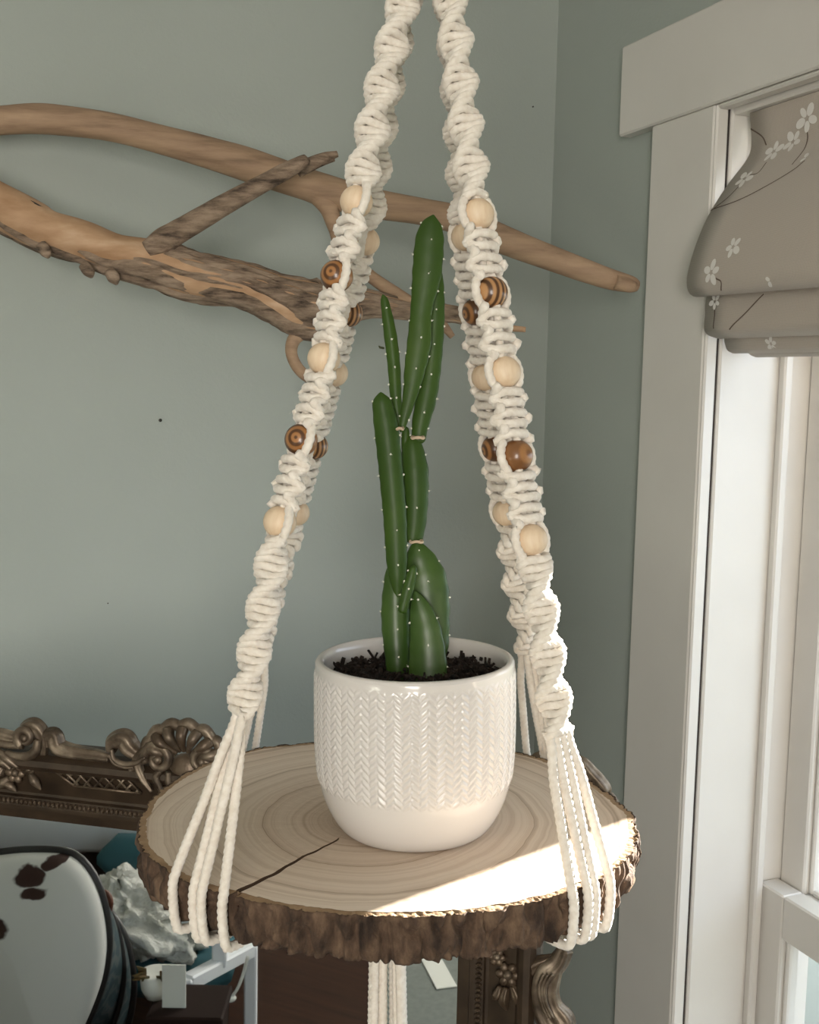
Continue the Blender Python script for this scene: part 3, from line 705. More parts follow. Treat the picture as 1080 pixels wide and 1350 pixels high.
def make_arm(pxs, d_top, d_bot, beads, psi, y_end, fan_px, fan_dir, top_turns, seed, hand=1):
    """pxs: photo points the arm passes through, top to bottom; the arm runs from the apex"""
    r_ = np.random.default_rng(seed)
    y0, y1 = -165, pxs[-1][1]
    dep = lambda y: d_top+(d_bot-d_top)*(y-y0)/(y1-y0)
    pts = [APEX]+[at(x, y, dep(y)) for x, y in pxs]
    c = resample(cr(A(pts), 14), .0008)
    L = np.concatenate([[0], np.cumsum(np.linalg.norm(np.diff(c, axis=0), axis=1))])
    def cen(s): return np.stack([np.interp(s, L, c[:, k]) for k in range(3)], -1)
    def s_at(y):                                             # arc length at photo row y
        q = c-CAM; yy = 675-FPX*(q @ UP)/(q @ FW); return float(np.interp(y, yy, L))
    T = c[-1]-c[0]; T /= np.linalg.norm(T)
    X = RT-T*(RT @ T); X /= np.linalg.norm(X); Fv = np.cross(T, X); Fv *= np.sign(Fv @ -FW)
    S_end = s_at(y_end)
    bs = [s_at(b[1]) for b in beads]; BR = .0100
    A_, B_ = [], []
    sg = 1.0
    w0, d0_ = .0086, .0036
    def put(x, y, s, th):
        x, y, s, th = np.broadcast_arrays(x, y, s, th)
        return cen(s)+X*(x*np.cos(th)-y*np.sin(th))[..., None]+Fv*(x*np.sin(th)+y*np.cos(th))[..., None]
    def spiral(s0, s1, th0, rate_sign):
        nonlocal sg
        nk = max(2, int(round((s1-s0)/.0051))); p_ = (s1-s0)/nk
        f = np.linspace(0, math.pi*nk, nk*26+1)
        jit = 1+.06*np.sin(f*.37+seed)
        s = s0+p_/math.pi*(f+.80*np.sin(2*f)); th = th0+rate_sign*(s-s0)/.0262*math.pi
        cx = np.cos(f); cx = np.sign(cx)*np.abs(cx)**.62
        x = sg*w0*jit*cx; y = d0_*np.sin(f)*1.05
        A_.append(put(x, y*1.0, s, th)); B_.append(put(-x, -y*1.0, s, th))
        sg = sg*(1 if nk % 2 == 0 else -1)
        return th[-1]
    def square(s0, s1, th):
        nonlocal sg
        nk = max(2, int(round((s1-s0)/.0068))); p_ = (s1-s0)/nk
        f = np.linspace(0, math.pi*nk, nk*26+1)
        s = s0+p_/math.pi*(f+.72*np.sin(2*f))
        cx = np.cos(f); x = sg*.0102*np.sign(cx)*np.abs(cx)**.75*(1+.09*np.sin(f*.7+seed))
        y = .0064*(1.5*np.abs(np.sin(f))-.68)
        A_.append(put(x, y, s, th)); B_.append(put(-x, -y, s, th))
        sg = sg*(1 if nk % 2 == 0 else -1)
    def around(s0, s1, th, sb):
        s = np.linspace(s0, s1, 26); k = (s-s0)/(s1-s0)
        off = np.sqrt(np.maximum((BR+CR*.85)**2-(s-sb)**2, 0)); base = .0075
        x = sg*np.maximum(off, base*.9); y = np.zeros_like(x)
        A_.append(put(x, y, s, th)); B_.append(put(-x, y, s, th))
    half = BR*.86
    s_top = .02
    t_end = spiral(s_top, bs[0]-half-.001, psi-hand*(bs[0]-half-.001-s_top)/.0262*math.pi, hand)
    for i, sb in enumerate(bs):
        around(sb-half, sb+half, psi, sb)
        if i < len(bs)-1: square(sb+half+.001, bs[i+1]-half-.001, psi)
    th_last = spiral(bs[-1]+half+.001, S_end, psi, hand)
    mb = MB()
    for S_ in (A_, B_): strand(mb, np.concatenate(S_), .00262, amp=.11)
    for o_ in (-1, 1):
        s = np.linspace(0, S_end+.001, 400); strand(mb, put(np.full(400, .0021*o_), np.zeros(400), s, psi+s*40), CR*.9, .0025, 8)
    arm = mb.build('knotted_arm', M['cord'], hanger, fix=False)
    # beads are sub-parts
    for i, ((bx, by), sb) in enumerate(zip([b[:2] for b in beads], bs)):
        kind = beads[i][2]
        q = Vector(-T).to_track_quat('Z', 'Y')
        o = bpy.data.objects.new('wooden_bead', bead_mesh(kind, {'n': 'bead', 'r': 'bead_ring', 'b': 'bead_band', 'p': 'bead_plain'}[kind], None)); COL.objects.link(o)
        o.parent = arm; o.location = Vector(cen(A(sb))-HB)
        if kind == 'r':
            yv = A(beads[i][3], float); yv = yv-T*(yv @ T); yv /= np.linalg.norm(yv); xv = np.cross(yv, -T)
            q = Matrix((xv, yv, -T)).transposed().to_quaternion()
        else: q = q @ Vector((0, 0, 1)).rotation_difference(Vector((0, 0, 1)))
        o.rotation_mode = 'QUATERNION'; o.rotation_quaternion = q
        o['label'] = 'pale natural wood bead' if kind == 'n' else 'burnt brown wood bead'
    # four loose cords down to the slab, round its edge and in to the tassel
    e0 = cen(A(S_end)); ends = [A_[-1][-1], e0+X*.0028-Fv*.002, e0-X*.0028+Fv*.002, B_[-1][-1]]
    key = [(q-e0) @ X for q in ends]; ends = [ends[i] for i in np.argsort(key)]
    order = sorted(range(4), key=lambda i: fan_px[i][0])
    for kk, i in enumerate(order):
        x, y, z_off = fan_px[i]
        th = slab_th(x, y); R1 = float(RB(th))+CR+.0006
        thv = A(th)
        P = lambda r, h, dth=0: sp_(A(th+dth), A(r), A(h))
        start = ends[kk]
        rim = P(R1-.001, .0035)
        path = [start+T*-.004, start+T*.004+(e0-start)*.25]
        for q in (.25, .5, .75): path.append(start+T*.004+(rim-start-T*.004)*q+A([0, 0, -.0015])*math.sin(q*math.pi)*r_.random())
        path += [rim, P(R1+.0006, -.004), P(R1+.0006, -TH*.5), P(R1-.0008, -TH+.002), P(R1-.0055, -TH-.0034), P(R1*.8, -TH-.0038), P(R1*.5, -TH-.004)]
        TASSEL.append((th, path, arm))
    return arm


TASSEL = []
FLb = [(470, 266, 'n'), (444, 364, 'r', (-.35, -1, .1)), (427, 473, 'n'), (397, 580, 'r', (-.25, -1, .15)), (369, 688, 'n')]
FRb = [(630, 283, 'n'), (648, 386, 'b'), (665, 491, 'n'), (681, 601, 'p'), (700, 712, 'n')]
BLb = [(484, 318, 'n'), (461, 413, 'b'), (442, 492, 'n'), (416, 588, 'b'), (394, 676, 'n')]
BRb = [(616, 312, 'n'), (628, 411, 'r', (-.9, -.5, 0)), (640, 497, 'n'), (653, 591, 'r', (-.95, -.4, .05)), (667, 676, 'n')]
dfl = float((hit(266, 1165, S0, HN)-CAM) @ FW); dfr = float((hit(768, 1170, S0, HN)-CAM) @ FW)
dbl = float((hit(340, 985, S0, HN)-CAM) @ FW); dbr = float((hit(705, 998, S0, HN)-CAM) @ FW)
make_arm([(531, 8), (505, 110), (470, 266), (444, 364), (427, 473), (397, 580), (369, 688), (343, 820), (318, 938), (266, 1165)], .70, dfl, FLb, math.radians(60), 942,
         [(238, 1158, 0), (266, 1168, 0), (275, 1172, 0), (299, 1181, 0)], None, 0, 1)
make_arm([(596, 8), (608, 110), (630, 283), (648, 386), (665, 491), (681, 601), (700, 712), (718, 830), (737, 968), (768, 1170)], .70, dfr, FRb, math.radians(-38), 968,
         [(750, 1178, 0), (769, 1171, 0), (778, 1167, 0), (797, 1157, 0)], None, 0, 2)
make_arm([(533, 8), (506, 150), (482, 318), (460, 413), (441, 492), (415, 588), (391, 676), (358, 790), (340, 872), (334, 985)], .70, dbl, BLb, math.radians(100), 868,
         [(312, 991, 0), (318, 990, 0), (324, 989, 0), (340, 985, 0)], None, 0, 3)
make_arm([(593, 8), (604, 150), (614, 312), (628, 411), (640, 497), (653, 591), (667, 676), (682, 780), (698, 862), (712, 998)], .70, dbr, BRb, math.radians(40), 860,
         [(692, 992, 0), (714, 998, 0), (718, 999, 0), (724, 1001, 0)], None, 0, 4)
# loose cords: gather under the slab and hang as a tassel
TASSEL.sort(key=lambda t: t[0])
n_t = len(TASSEL)
for j, (th, path, arm) in enumerate(TASSEL):
    ring_ = j % 2; rr2 = .0118 if ring_ == 0 else .0064
    dx, dy = rr2*math.cos(th+.2*ring_), rr2*math.sin(th+.2*ring_)
    def TP(sc, h): return SC+HX*dx*sc+HY*dy*sc+HN*h
    path = list(path)+[TP(2.2, -TH-.0042), TP(1.0, -TH-.010), TP(1.0, -TH-.03), TP(1.08, -TH-.07), TP(1.2, -TH-.12), TP(1.3, -TH-.16)]
    mb = MB(); strand(mb, cr(A(path), 10), CR, .0014, 12); mb.build('loose_cord', M['cord'], arm, base=HB, fix=False)
# flyaway fibres
mb = MB()
for o in [o for o in hanger.children]:
    vs = o.data.vertices; n_ = len(vs)
    for _ in range(230):
        v_ = vs[random.randrange(n_)]; p_ = A(v_.co)+HB; nn = A(v_.normal)
        d = nn+A([random.gauss(0, .6) for _ in range(3)]); d /= np.linalg.norm(d); L = .0015+.0035*random.random(); b_ = A([random.gauss(0, .4) for _ in range(3)])*L
        mb.tube([p_, p_+d*L*.5, p_+d*L+b_], [.00011, .00009, .00006], 3, False)
stuff(mb.build('fibres', M['cord'], hanger, base=HB, fix=False))
# gathering wrap, ring and ceiling hook above the frame
mb = MB(); a = np.linspace(0, 2*math.pi*9, 360)
wr = APEX+RT*(.016*np.cos(a))[:, None]+HY*(.016*np.sin(a))[:, None]+ZZ*(np.linspace(-.012, .038, 360))[:, None]; strand(mb, wr, CR)
mb.build('gathering_wrap', M['cord'], hanger, base=HB, fix=False)
rc = APEX+ZZ*.075
mb = MB(); a = np.linspace(0, 2*math.pi, 60); mb.tube(rc+RT*(.032*np.cos(a))[:, None]+ZZ*(.032*np.sin(a))[:, None], .005, 10, False)
mb.build('wooden_ring', M['bead'], hanger, base=HB)
mb = MB(); mb.tube([rc+ZZ*.028, A([rc[0], rc[1], CEIL-.05])], .003, 10); mb.build('hanging_cord', M['cord'], hanger, base=HB, fix=False)
mb = MB(); mb.tube([A([rc[0], rc[1], CEIL-.0595]), A([rc[0], rc[1], CEIL-.012])], .004, 10); mb.tube([A([rc[0], rc[1], CEIL-.012]), A([rc[0], rc[1], CEIL])], .02, 20)
mb.build('ceiling_hook', M['brass'], hanger, base=HB)

# ------------------------------------------------------------------ driftwood
drift = thing('driftwood', 'forked driftwood branches mounted across the corner of the sage wall', 'driftwood', at(400, 330, 1.52))
def branch(name, rows, m, rough=.04, freq=14, flat=1.0, ns=26, rf=None, step=.004, parent=None, tipr=.35):
    """rows: (x, ytop, ybottom, depth) or (x, y, halfwidth, depth) already as centre"""
    r = A(rows, float); P = np.stack([at(x, y, d) for x, y, w, d in r]); w = r[:, 2]*r[:, 3]/FPX
    c = cr(np.column_stack([P, w]), 14); c = resample(c, step)
    n = len(c); rad = c[:, 3].copy()
    sd_ = random.random()*50
    def rfun(L, f):
        u = np.cos(f)*1.3+10+sd_; v = np.sin(f)*1.3+10
        q = 1+rough*2*(vnoise(u, v, L*freq)-.5)+rough*1.2*(vnoise(u*4, v*4, L*freq*1.5)-.5)
        return q if rf is None else q*rf(L/L.max(), f)
    mb = MB(); mb.tube(c[:, :3], rad, ns, True, rfun=rfun)
    return mb.build(name, M[m], parent or drift)
def mid(rows): return [(x, (a+b)/2, (b-a)/2, d) for x, a, b, d in rows]
up = branch('branch', mid([(-160, 158, 200, 1.44), (-60, 143, 184, 1.47), (0, 140, 177, 1.49), (60, 138, 176, 1.50), (130, 147, 184, 1.50), (200, 162, 199, 1.51), (300, 188, 230, 1.515), (350, 204, 246, 1.52), (400, 222, 263, 1.52),
                            (435, 233, 275, 1.52), (500, 250, 288, 1.52), (560, 262, 298, 1.52), (600, 270, 307, 1.525), (650, 291, 328, 1.53), (700, 313, 347, 1.535), (750, 334, 365, 1.545), (800, 353, 381, 1.555), (832, 364, 386, 1.56), (841, 370, 384, 1.562)]), 'drift', .05)
low = branch('branch', mid([(-160, 190, 250, 1.42), (-60, 215, 275, 1.45), (0, 243, 302, 1.47), (44, 266, 324, 1.475), (67, 279, 332, 1.475), (111, 291, 346, 1.475), (155, 309, 362, 1.475), (207, 318, 374, 1.475), (255, 332, 392, 1.475), (319, 347, 402, 1.475), (362, 360, 420, 1.48),
                             (395, 367, 440, 1.485), (426, 374, 443, 1.49), (478, 382, 418, 1.50), (540, 396, 420, 1.51), (593, 403, 424, 1.515), (624, 414, 430, 1.52), (660, 426, 436, 1.52), (693, 431, 438, 1.52)]), 'drift_pale', .05)
def bark_r(Ln, f):
    # covers only the under side at the left end and everything further right; elsewhere it lies inside the wood
    return np.ones_like(Ln*f)
def bark_shell():
    rows = mid([(-160, 190, 250, 1.42), (-60, 215, 275, 1.45), (0, 243, 303, 1.47), (44, 266, 327, 1.475), (67, 279, 336, 1.475), (111, 291, 349, 1.475), (155, 309, 366, 1.475), (207, 316, 379, 1.475), (255, 331, 396, 1.475), (319, 346, 405, 1.475), (362, 359, 424, 1.48),
                (395, 365, 444, 1.485), (426, 372, 447, 1.49), (478, 381, 420, 1.50), (540, 395, 421, 1.51), (593, 402, 425, 1.515), (624, 413, 431, 1.52)])
    r = A(rows, float); P = np.stack([at(x, y, d) for x, y, w, d in r]); w = r[:, 2]*r[:, 3]/FPX
    c = resample(cr(np.column_stack([P, w, r[:, 0]]), 14), .0028); n = len(c); ns = 64; f = np.arange(ns)*2*math.pi/ns
    T = np.gradient(c[:, :3], axis=0); T /= np.linalg.norm(T, axis=1)[:, None]
    V = UP[None]-T*(T @ UP)[:, None]; V /= np.linalg.norm(V, axis=1)[:, None]; D = np.cross(T, V); D *= np.sign(D @ -FW)[:, None]
    L = np.arange(n)*.0028
    x = c[:, 4][:, None]; el = np.sin(f)[None, :]; fr_ = np.cos(f)[None, :]
    wob = vnoise(L[:, None]*22, f[None, :]*0+3)*.5-.25+.3*(vnoise(L[:, None]*60, f[None, :]*2)-.5)
    thr = np.where(x < 100, -.72, np.where(x < 215, -.72+(x-100)/115*.9, 1.3))+wob*.6
    cover = np.clip((thr-el)*6, 0, 1)
    st_ = vnoise(f[None, :]*3.6+L[:, None]*9, L[:, None]*6, 2.); st2 = vnoise(f[None, :]*11+L[:, None]*12, L[:, None]*40, 7.)
    st2 = (st2+vnoise((f[None, :])*18+L[:, None]*20, L[:, None]*70, 17.))/2
    plate = np.minimum(np.abs(st_-.5)*5, 1)
    rr = c[:, 3][:, None]*(.86+cover*(.22-.26*(1-plate)+.12*(st2-.5)))
    Pm = c[:, None, :3]+rr[..., None]*(np.sin(f)[None, :, None]*V[:, None, :]+np.cos(f)[None, :, None]*D[:, None, :])
    mb = MB(); mb.grid(Pm, closev=True); mb.f.append(list(range(ns))); mb.f.append([(n-1)*ns+i for i in range(ns)])
    return mb.build('bark', M['drift_bark'], low, base=A(drift['_b']))
bark_shell()
branch('twig', [(196, 330, 13, 1.455), (214, 318, 16, 1.452), (236, 305, 15, 1.45), (300, 268, 13.5, 1.445), (350, 240, 11.5, 1.44), (385, 221, 10, 1.435), (402, 211, 8, 1.433), (405, 208, 6, 1.433)], 'drift_bark', .07, 30)
branch('twig', [(392, 226, 8, 1.46), (410, 216, 9, 1.462), (428, 208, 7, 1.465), (445, 203, 4, 1.468)], 'drift_bark', .1, 30)
branch('twig', [(405, 222, 6, 1.463), (425, 214, 5, 1.467), (441, 210, 3, 1.47)], 'drift_bark', .1, 30)
branch('side_branch', [(421, 255, 16, 1.518), (434, 275, 13, 1.516), (442, 300, 10, 1.512), (450, 325, 9, 1.51), (475, 352, 8.5, 1.508), (505, 376, 8.5, 1.507), (545, 401, 8, 1.506), (580, 425, 7, 1.507), (597, 444, 4, 1.508)], 'drift', .07, 30)
branch('twig_curl', [(402, 436, 10, 1.48), (388, 447, 9, 1.475), (384, 464, 8, 1.47), (391, 482, 7.5, 1.468), (405, 497, 7, 1.466), (422, 505, 5, 1.466)], 'drift', .06, 30)
branch('bark_flake', [(-30, 236, 4, 1.46), (0, 249, 4, 1.46), (30, 263, 4, 1.46), (50, 272, 3, 1.46), (67, 281, 1.5, 1.465)], 'piping', .15, 40)
for x, y in ((117, 357), (150, 366), (60, 331)):
    branch('bark_knot', [(x-6, y-8, 7, 1.45), (x, y, 8, 1.448), (x+3, y+6, 5, 1.447), (x+4, y+9, 2, 1.447)], 'drift_bark', .15, 60)
branch('twig_stub', [(812, 372, 9, 1.545), (828, 376, 9, 1.548), (838, 378, 6, 1.55)], 'drift', .12, 60)
# nails left in the back wall
KB = K.copy()
for (x, y, w_), lab in zip(((211, 554, .0030), (142, 795, .0012), (702, 141, .0016)), ('dark nail head sticking out of the bare sage wall below the driftwood', 'tiny nail hole mark low on the sage wall above the mirror frame', 'tiny nail mark high on the sage wall near the corner')):
    h = hit(x, y, KB, EW); mb = MB(); mb.tube([h-EW*.002, h+EW*.002], w_*.4, 8); mb.tube([h+EW*.002, h+EW*.003], w_*.8, 10)
    tag(mb.build('nail', M['brass'], base=h), lab, 'nail', 'nails in the back wall')

# ------------------------------------------------------------------ ornate mirror standing across the corner
MA = math.radians(13)
MD = A([math.cos(MA), -math.sin(MA), 0]); MN = A([-math.sin(MA), -math.cos(MA), 0])
M0 = at(785, 1012, 1.08); M0[2] = 0
def mp(x, y, w=0.0): return hit(x, y, M0+MN*w, MN)
def muv(x, y): h = mp(x, y); return (h-M0) @ MD, h[2]
def mpt(u, v, w): return M0+MD*u+ZZ*v+MN*w
gz = muv(90, 1083)[1]                                        # top edge of the glass
gu1 = muv(604, 1300)[0]
shell_u = muv(245, 1000)[0]
gu0 = 2*shell_u-gu1
FWD = .082                                                   # frame width
mirror = thing('mirror', 'large ornate antique gilt framed mirror standing behind the log slice', 'mirror', mpt(shell_u, 0, -.01))
profile = [(0, -.012), (0, .004), (.012, .008), (.0135, .013), (.018, .014), (.0275, .014), (.029, .010), (.032, .010), (.060, .020), (.063, .026), (.068, .030), (.074, .029), (.079, .022), (.082, .010), (.082, -.012)]
gb = FWD+.002                                                # glass bottom height
def mitre(profile, name, m):
    cs = [(gu0, gz, -1, 1), (gu1, gz, 1, 1), (gu1, gb, 1, -1), (gu0, gb, -1, -1)]
    names = ['top_rail', 'side_rail', 'bottom_rail', 'side_rail']
    for i in range(4):
        a, b = cs[i], cs[(i+1) % 4]
        P = np.stack([[mpt(c[0]+c[2]*v, c[1]+c[3]*v, w) for v, w in profile] for c in (a, b)])
        MB().grid(P, closev=True).build(names[i], M[m], mirror, smooth=False)
mitre(profile, 'rail', 'gilt_dark')
mb = MB(); mb.box(mpt((gu0+gu1)/2, (gz+gb)/2, -.004), MD, ZZ, MN, (gu1-gu0)/2+.004, (gz-gb)/2+.004, .002); mb.build('mirror_glass', M['mirror'], mirror, smooth=False)
mb = MB(); mb.box(mpt((gu0+gu1)/2, (gz+gb)/2, -.011), MD, ZZ, MN, (gu1-gu0)/2+.05, (gz-gb)/2+.05, .002); mb.build('backing_board', M['walnut'], mirror, smooth=False)
# bead string round the glass
mb = MB(); sp = .0052
for a, b, fx in ((gu0-.022, gu1+.022, 0), (gb-.022, gz+.022, 1)):
    pass
def beadrow(fixed, a, b, vert):
    mb = MB(); n_ = int((b-a)/sp)
    for i in range(n_+1):
        q = a+(b-a)*i/n_
        c = mpt(fixed, q, .0155) if vert else mpt(q, fixed, .0155)
        mb.sphere(c, .0029, 6, 5, (MD, ZZ, MN), (.72 if not vert else 1.25, 1.25 if not vert else .72, 1))
    stuff(mb.build('bead_moulding', M['gilt'], mirror, fix=False))
beadrow(gz+.0228, gu0-.02, gu1+.02, False); beadrow(gu1+.0228, gb, gz+.02, True); beadrow(gu0-.0228, gb, gz+.02, True)
# outer roll along the rails
def rail_tube(name, pts, rad, m='gilt_hi', rough=.0, ns=12):
    c = cr(A([list(p)+[r] for p, r in zip(pts, rad)]), 10); mb = MB(); mb.tube(c[:, :3], c[:, 3], ns); return mb.build(name, M[m], mirror)
def O(x, y, w=.02): return mp(x, y, w)
def otube(name, pts, rad, m='gilt_hi', w=.024, n=10, parent=None, ns=12):
    """pts in photo pixels on the frame, radii in metres"""
    P = [O(p[0], p[1], p[2] if len(p) > 2 else w) for p in pts]
    c = cr(A([list(p)+[r] for p, r in zip(P, rad)]), n); mb = MB(); mb.tube(c[:, :3], np.maximum(c[:, 3], .0003), 30 if max(rad) > .005 else ns, rfun=(lambda L, f: 1-.20*np.abs(np.sin(f*2.5+L*18))**3) if max(rad) > .005 else None); return mb.build(name, M[m], parent or mirror)
def scroll(cx, cy, r0, r1, a0, turns, w, rt0, rt1, name='scroll', m='gilt_hi', eye=True):
    """spiral in frame plane around a photo point; radii in metres"""
    c = O(cx, cy, w); n_ = 46; k = np.linspace(0, 1, n_); a = a0+turns*2*math.pi*k; r = r0+(r1-r0)*k
    P = c+MD*(r*np.cos(a))[:, None]+ZZ*(r*np.sin(a))[:, None]+MN*(.004*k)[:, None]
    mb = MB(); mb.tube(P, rt0+(rt1-rt0)*k, 10); o = mb.build(name, M[m], mirror)
    if eye: MB().sphere(c+MN*.003, max(r1*1.3, .004), 12, 9).build('scroll_eye', M['gilt_hi'], o, base=A(mirror['_b']))
    return o
def crest(dx=0.0):
    # two lips flanking a valley, seen left of the shell
    otube('crest_roll', [(62, 985), (60, 972), (72, 969), (78, 985), (100, 992), (125, 996), (146, 1000)], [.004, .007, .0085, .0095, .0085, .0075, .006], w=.02)
    otube('leaf_scroll', [(146, 990), (150, 978), (164, 974), (172, 985), (184, 995), (200, 998)], [.006, .009, .011, .011, .008, .005], w=.02)
    otube('leaf_vein', [(147, 988), (150, 1000), (162, 1007), (178, 1006), (192, 998)], [.002, .0028, .003, .0028, .002], w=.033)
    otube('leaf_vein', [(144, 995), (150, 1006), (164, 1011), (176, 1012)], [.0015, .002, .002, .0015], w=.032)
    scroll(35, 972, .0105, .004, math.radians(-120), -1.0, .026, .006, .003)
    otube('crest_roll', [(58, 995), (56, 970), (46, 957), (34, 959), (28, 968)], [.004, .008, .009, .007, .004], w=.02)
    otube('acanthus', [(50, 975), (47, 990), (36, 997), (20, 996), (8, 992)], [.004, .005, .005, .004, .003], w=.028)
    otube('crest_roll', [(30, 975), (15, 972), (0, 968), (-25, 966), (-60, 964)], [.006, .007, .007, .007, .006], w=.018)
    otube('crest_roll', [(30, 983), (10, 982), (-15, 978), (-60, 975)], [.004, .004, .004, .004], w=.024)
    otube('acanthus', [(-4, 988), (10, 1000), (24, 1012)], [.003, .005, .002], w=.028)
    otube('acanthus', [(-10, 1000), (4, 1005), (14, 1014)], [.003, .004, .002], w=.028)
crest()
# shell
sh = O(246, 998, .018)
mb = MB(); a = np.linspace(0, math.pi, 40)
shell_root = None
for k in range(7):
    an = math.radians(18+k*24); R_ = .040
    p = [sh+MD*(r*math.cos(an)*1.0)+ZZ*(r*math.sin(an)*.82)+MN*h for r, h in ((.010, .006), (.020, .010), (.031, .013), (R_, .008))]
    c = cr(A([list(q)+[rd] for q, rd in zip(p, (.0022, .0038, .0056, .0062))]), 6); mb = MB(); mb.tube(c[:, :3], c[:, 3], 10)
    mb.build('shell_rib', M['gilt' if k % 2 else 'gilt_hi'], mirror)
pts = [sh+MD*(.043*math.cos(q))+ZZ*(.036*math.sin(q)+.0018*math.sin(q*14))+MN*.006 for q in np.linspace(.1, math.pi-.1, 60)]
mb = MB(); mb.tube(pts, .0058, 10); mb.build('shell_rim', M['gilt_hi'], mirror)
mb = MB(); mb.sphere(sh-ZZ*.012, .018, 16, 10, (MD, ZZ, MN), (1, .9, .6)); mb.build('shell_boss', M['gilt'], mirror)
scroll(210, 1000, .0165, .004, math.radians(200), -1.25, .028, .0062, .0032)
scroll(268, 1003, .0135, .004, math.radians(-20), 1.2, .028, .0055, .003)
otube('acanthus', [(207, 984), (190, 992), (182, 1006), (188, 1025), (200, 1044)], [.005, .006, .0055, .0045, .002], w=.028)
otube('acanthus', [(200, 985), (184, 996), (176, 1010), (170, 1020)], [.004, .005, .004, .002], w=.026)
otube('acanthus', [(212, 1016), (206, 1024), (210, 1036), (216, 1048)], [.003, .004, .0035, .002], w=.03)
otube('acanthus', [(222, 1018), (222, 1030), (226, 1040)], [.003, .0035, .002], w=.03)
# lattice panel
LQ = [(74, 1018), (96, 1007), (155, 1014), (186, 1046), (98, 1036)]
def inside(p, poly):
    c = False; x, y = p
    for i in range(len(poly)):
        x1, y1 = poly[i]; x2, y2 = poly[i-1]
        if (y1 > y) != (y2 > y) and x < (x2-x1)*(y-y1)/(y2-y1)+x1: c = not c
    return c
def lattice_line(p, q):
    n_ = 60; t_ = np.linspace(0, 1, n_); P = [(p[0]+(q[0]-p[0])*k, p[1]+(q[1]-p[1])*k) for k in t_]; P = [z for z in P if inside(z, LQ)]
    if len(P) > 3: mb = MB(); mb.tube([O(*P[0], .0225), O(*P[-1], .0205)], .0014, 6); mb.build('lattice_bar', M['gilt_hi'], mirror)
for k in range(-6, 12):
    lattice_line((60+k*15, 990), (60+k*15+62, 1055)); lattice_line((60+k*15+46, 990), (60+k*15-10, 1055))
for i in range(len(LQ)):
    mb = MB(); mb.tube([O(*LQ[i-1], .021), O(*LQ[i], .021)], .0014, 6); mb.build('lattice_border', M['gilt'], mirror)
# roses
def rose(x, y, s=1.0, w=.02):
    r = None
    for k in range(6):
        an = k*math.pi/3; c = O(x, y, w)+MD*(.0068*s*math.cos(an))+ZZ*(.0068*s*math.sin(an))
        o = MB().sphere(c, .0052*s, 8, 6, (MD*math.cos(an)+ZZ*math.sin(an), -MD*math.sin(an)+ZZ*math.cos(an), MN), (1, .85, .6)).build('rose_petal', M['gilt'], mirror)
    MB().sphere(O(x, y, w+.003), .0045*s, 8, 6).build('rose_centre', M['gilt_hi'], mirror)
rose(20, 1019); otube('rose_leaf', [(30, 1018), (40, 1014), (48, 1012)], [.002, .006, .001], w=.02); otube('rose_leaf', [(40, 1020), (46, 1030), (54, 1041)], [.003, .005, .001], w=.02)
otube('rose_leaf', [(12, 1026), (4, 1032), (-4, 1040)], [.003, .005, .001], w=.02); otube('rose_leaf', [(4, 1012), (-2, 1020), (-4, 1026)], [.003, .006, .001], w=.02)
otube('rose_leaf', [(2, 1030), (14, 1036), (22, 1044)], [.003, .004, .001], w=.02)
rose(670, 1285, 1.1); rose(655, 1262, .8)
for pl in ([(660, 1300), (655, 1312), (650, 1318)], [(676, 1300), (682, 1315), (684, 1330)], [(688, 1290), (698, 1296), (704, 1300)], [(668, 1302), (664, 1318), (668, 1332)]):
    otube('rose_leaf', pl, [.003, .0055, .001], 'gilt', w=.02)
# right side: outer scroll leaf, and the corner scrolls
otube('side_scroll', [(746, 1250), (736, 1268), (720, 1282), (712, 1302), (712, 1325), (720, 1345), (734, 1362)], [.008, .010, .012, .010, .009, .010, .012], 'gilt_hi', w=.022)
otube('side_scroll', [(744, 1256), (733, 1284), (728, 1306), (732, 1326), (744, 1345), (742, 1366)], [.004, .006, .007, .008, .011, .012], 'gilt_hi', w=.026)
otube('side_scroll', [(735, 1262), (705, 1272), (692, 1284), (690, 1296)], [.004, .008, .007, .003], 'gilt', w=.02)
for k in range(3):
    otube('leaf_vein', [(728-k*6, 1285), (719-k*4, 1302), (720-k*3, 1322), (730-k*4, 1342)], [.0012, .002, .002, .0012], 'gilt_hi', w=.036)
otube('corner_scroll', [(738, 1004), (756, 1003), (768, 1006), (780, 1020), (790, 1032), (796, 1042), (790, 1050)], [.005, .006, .0065, .0075, .008, .0075, .005], 'gilt_hi', w=.02)
otube('corner_scroll', [(790, 1040), (800, 1048), (808, 1058), (812, 1075), (806, 1095)], [.004, .006, .006, .007, .006], 'gilt_hi', w=.016)
otube('corner_scroll', [(700, 1003), (712, 998), (722, 1001), (735, 1012)], [.004, .006, .006, .004], 'gilt', w=.02)
MB().sphere(O(752, 1062, .004), .040, 24, 16, (MD, ZZ, MN), (1, .95, .42)).build('corner_cartouche', M['gilt'], mirror)
otube('corner_leaf', [(712, 1048, .024), (735, 1032, .028), (762, 1030, .026), (786, 1042, .02)], [.006, .009, .009, .006], 'gilt')
otube('corner_leaf', [(712, 1075, .024), (745, 1075, .03), (778, 1082, .026), (806, 1092, .016)], [.006, .010, .009, .006], 'gilt')
otube('corner_leaf', [(715, 1110, .022), (745, 1112, .024), (780, 1108, .02), (806, 1098, .014)], [.006, .010, .009, .006], 'gilt')
otube('corner_leaf', [(700, 1022, .024), (708, 1008, .022), (722, 1002, .02), (742, 1004, .02)], [.006, .008, .007, .005], 'gilt')
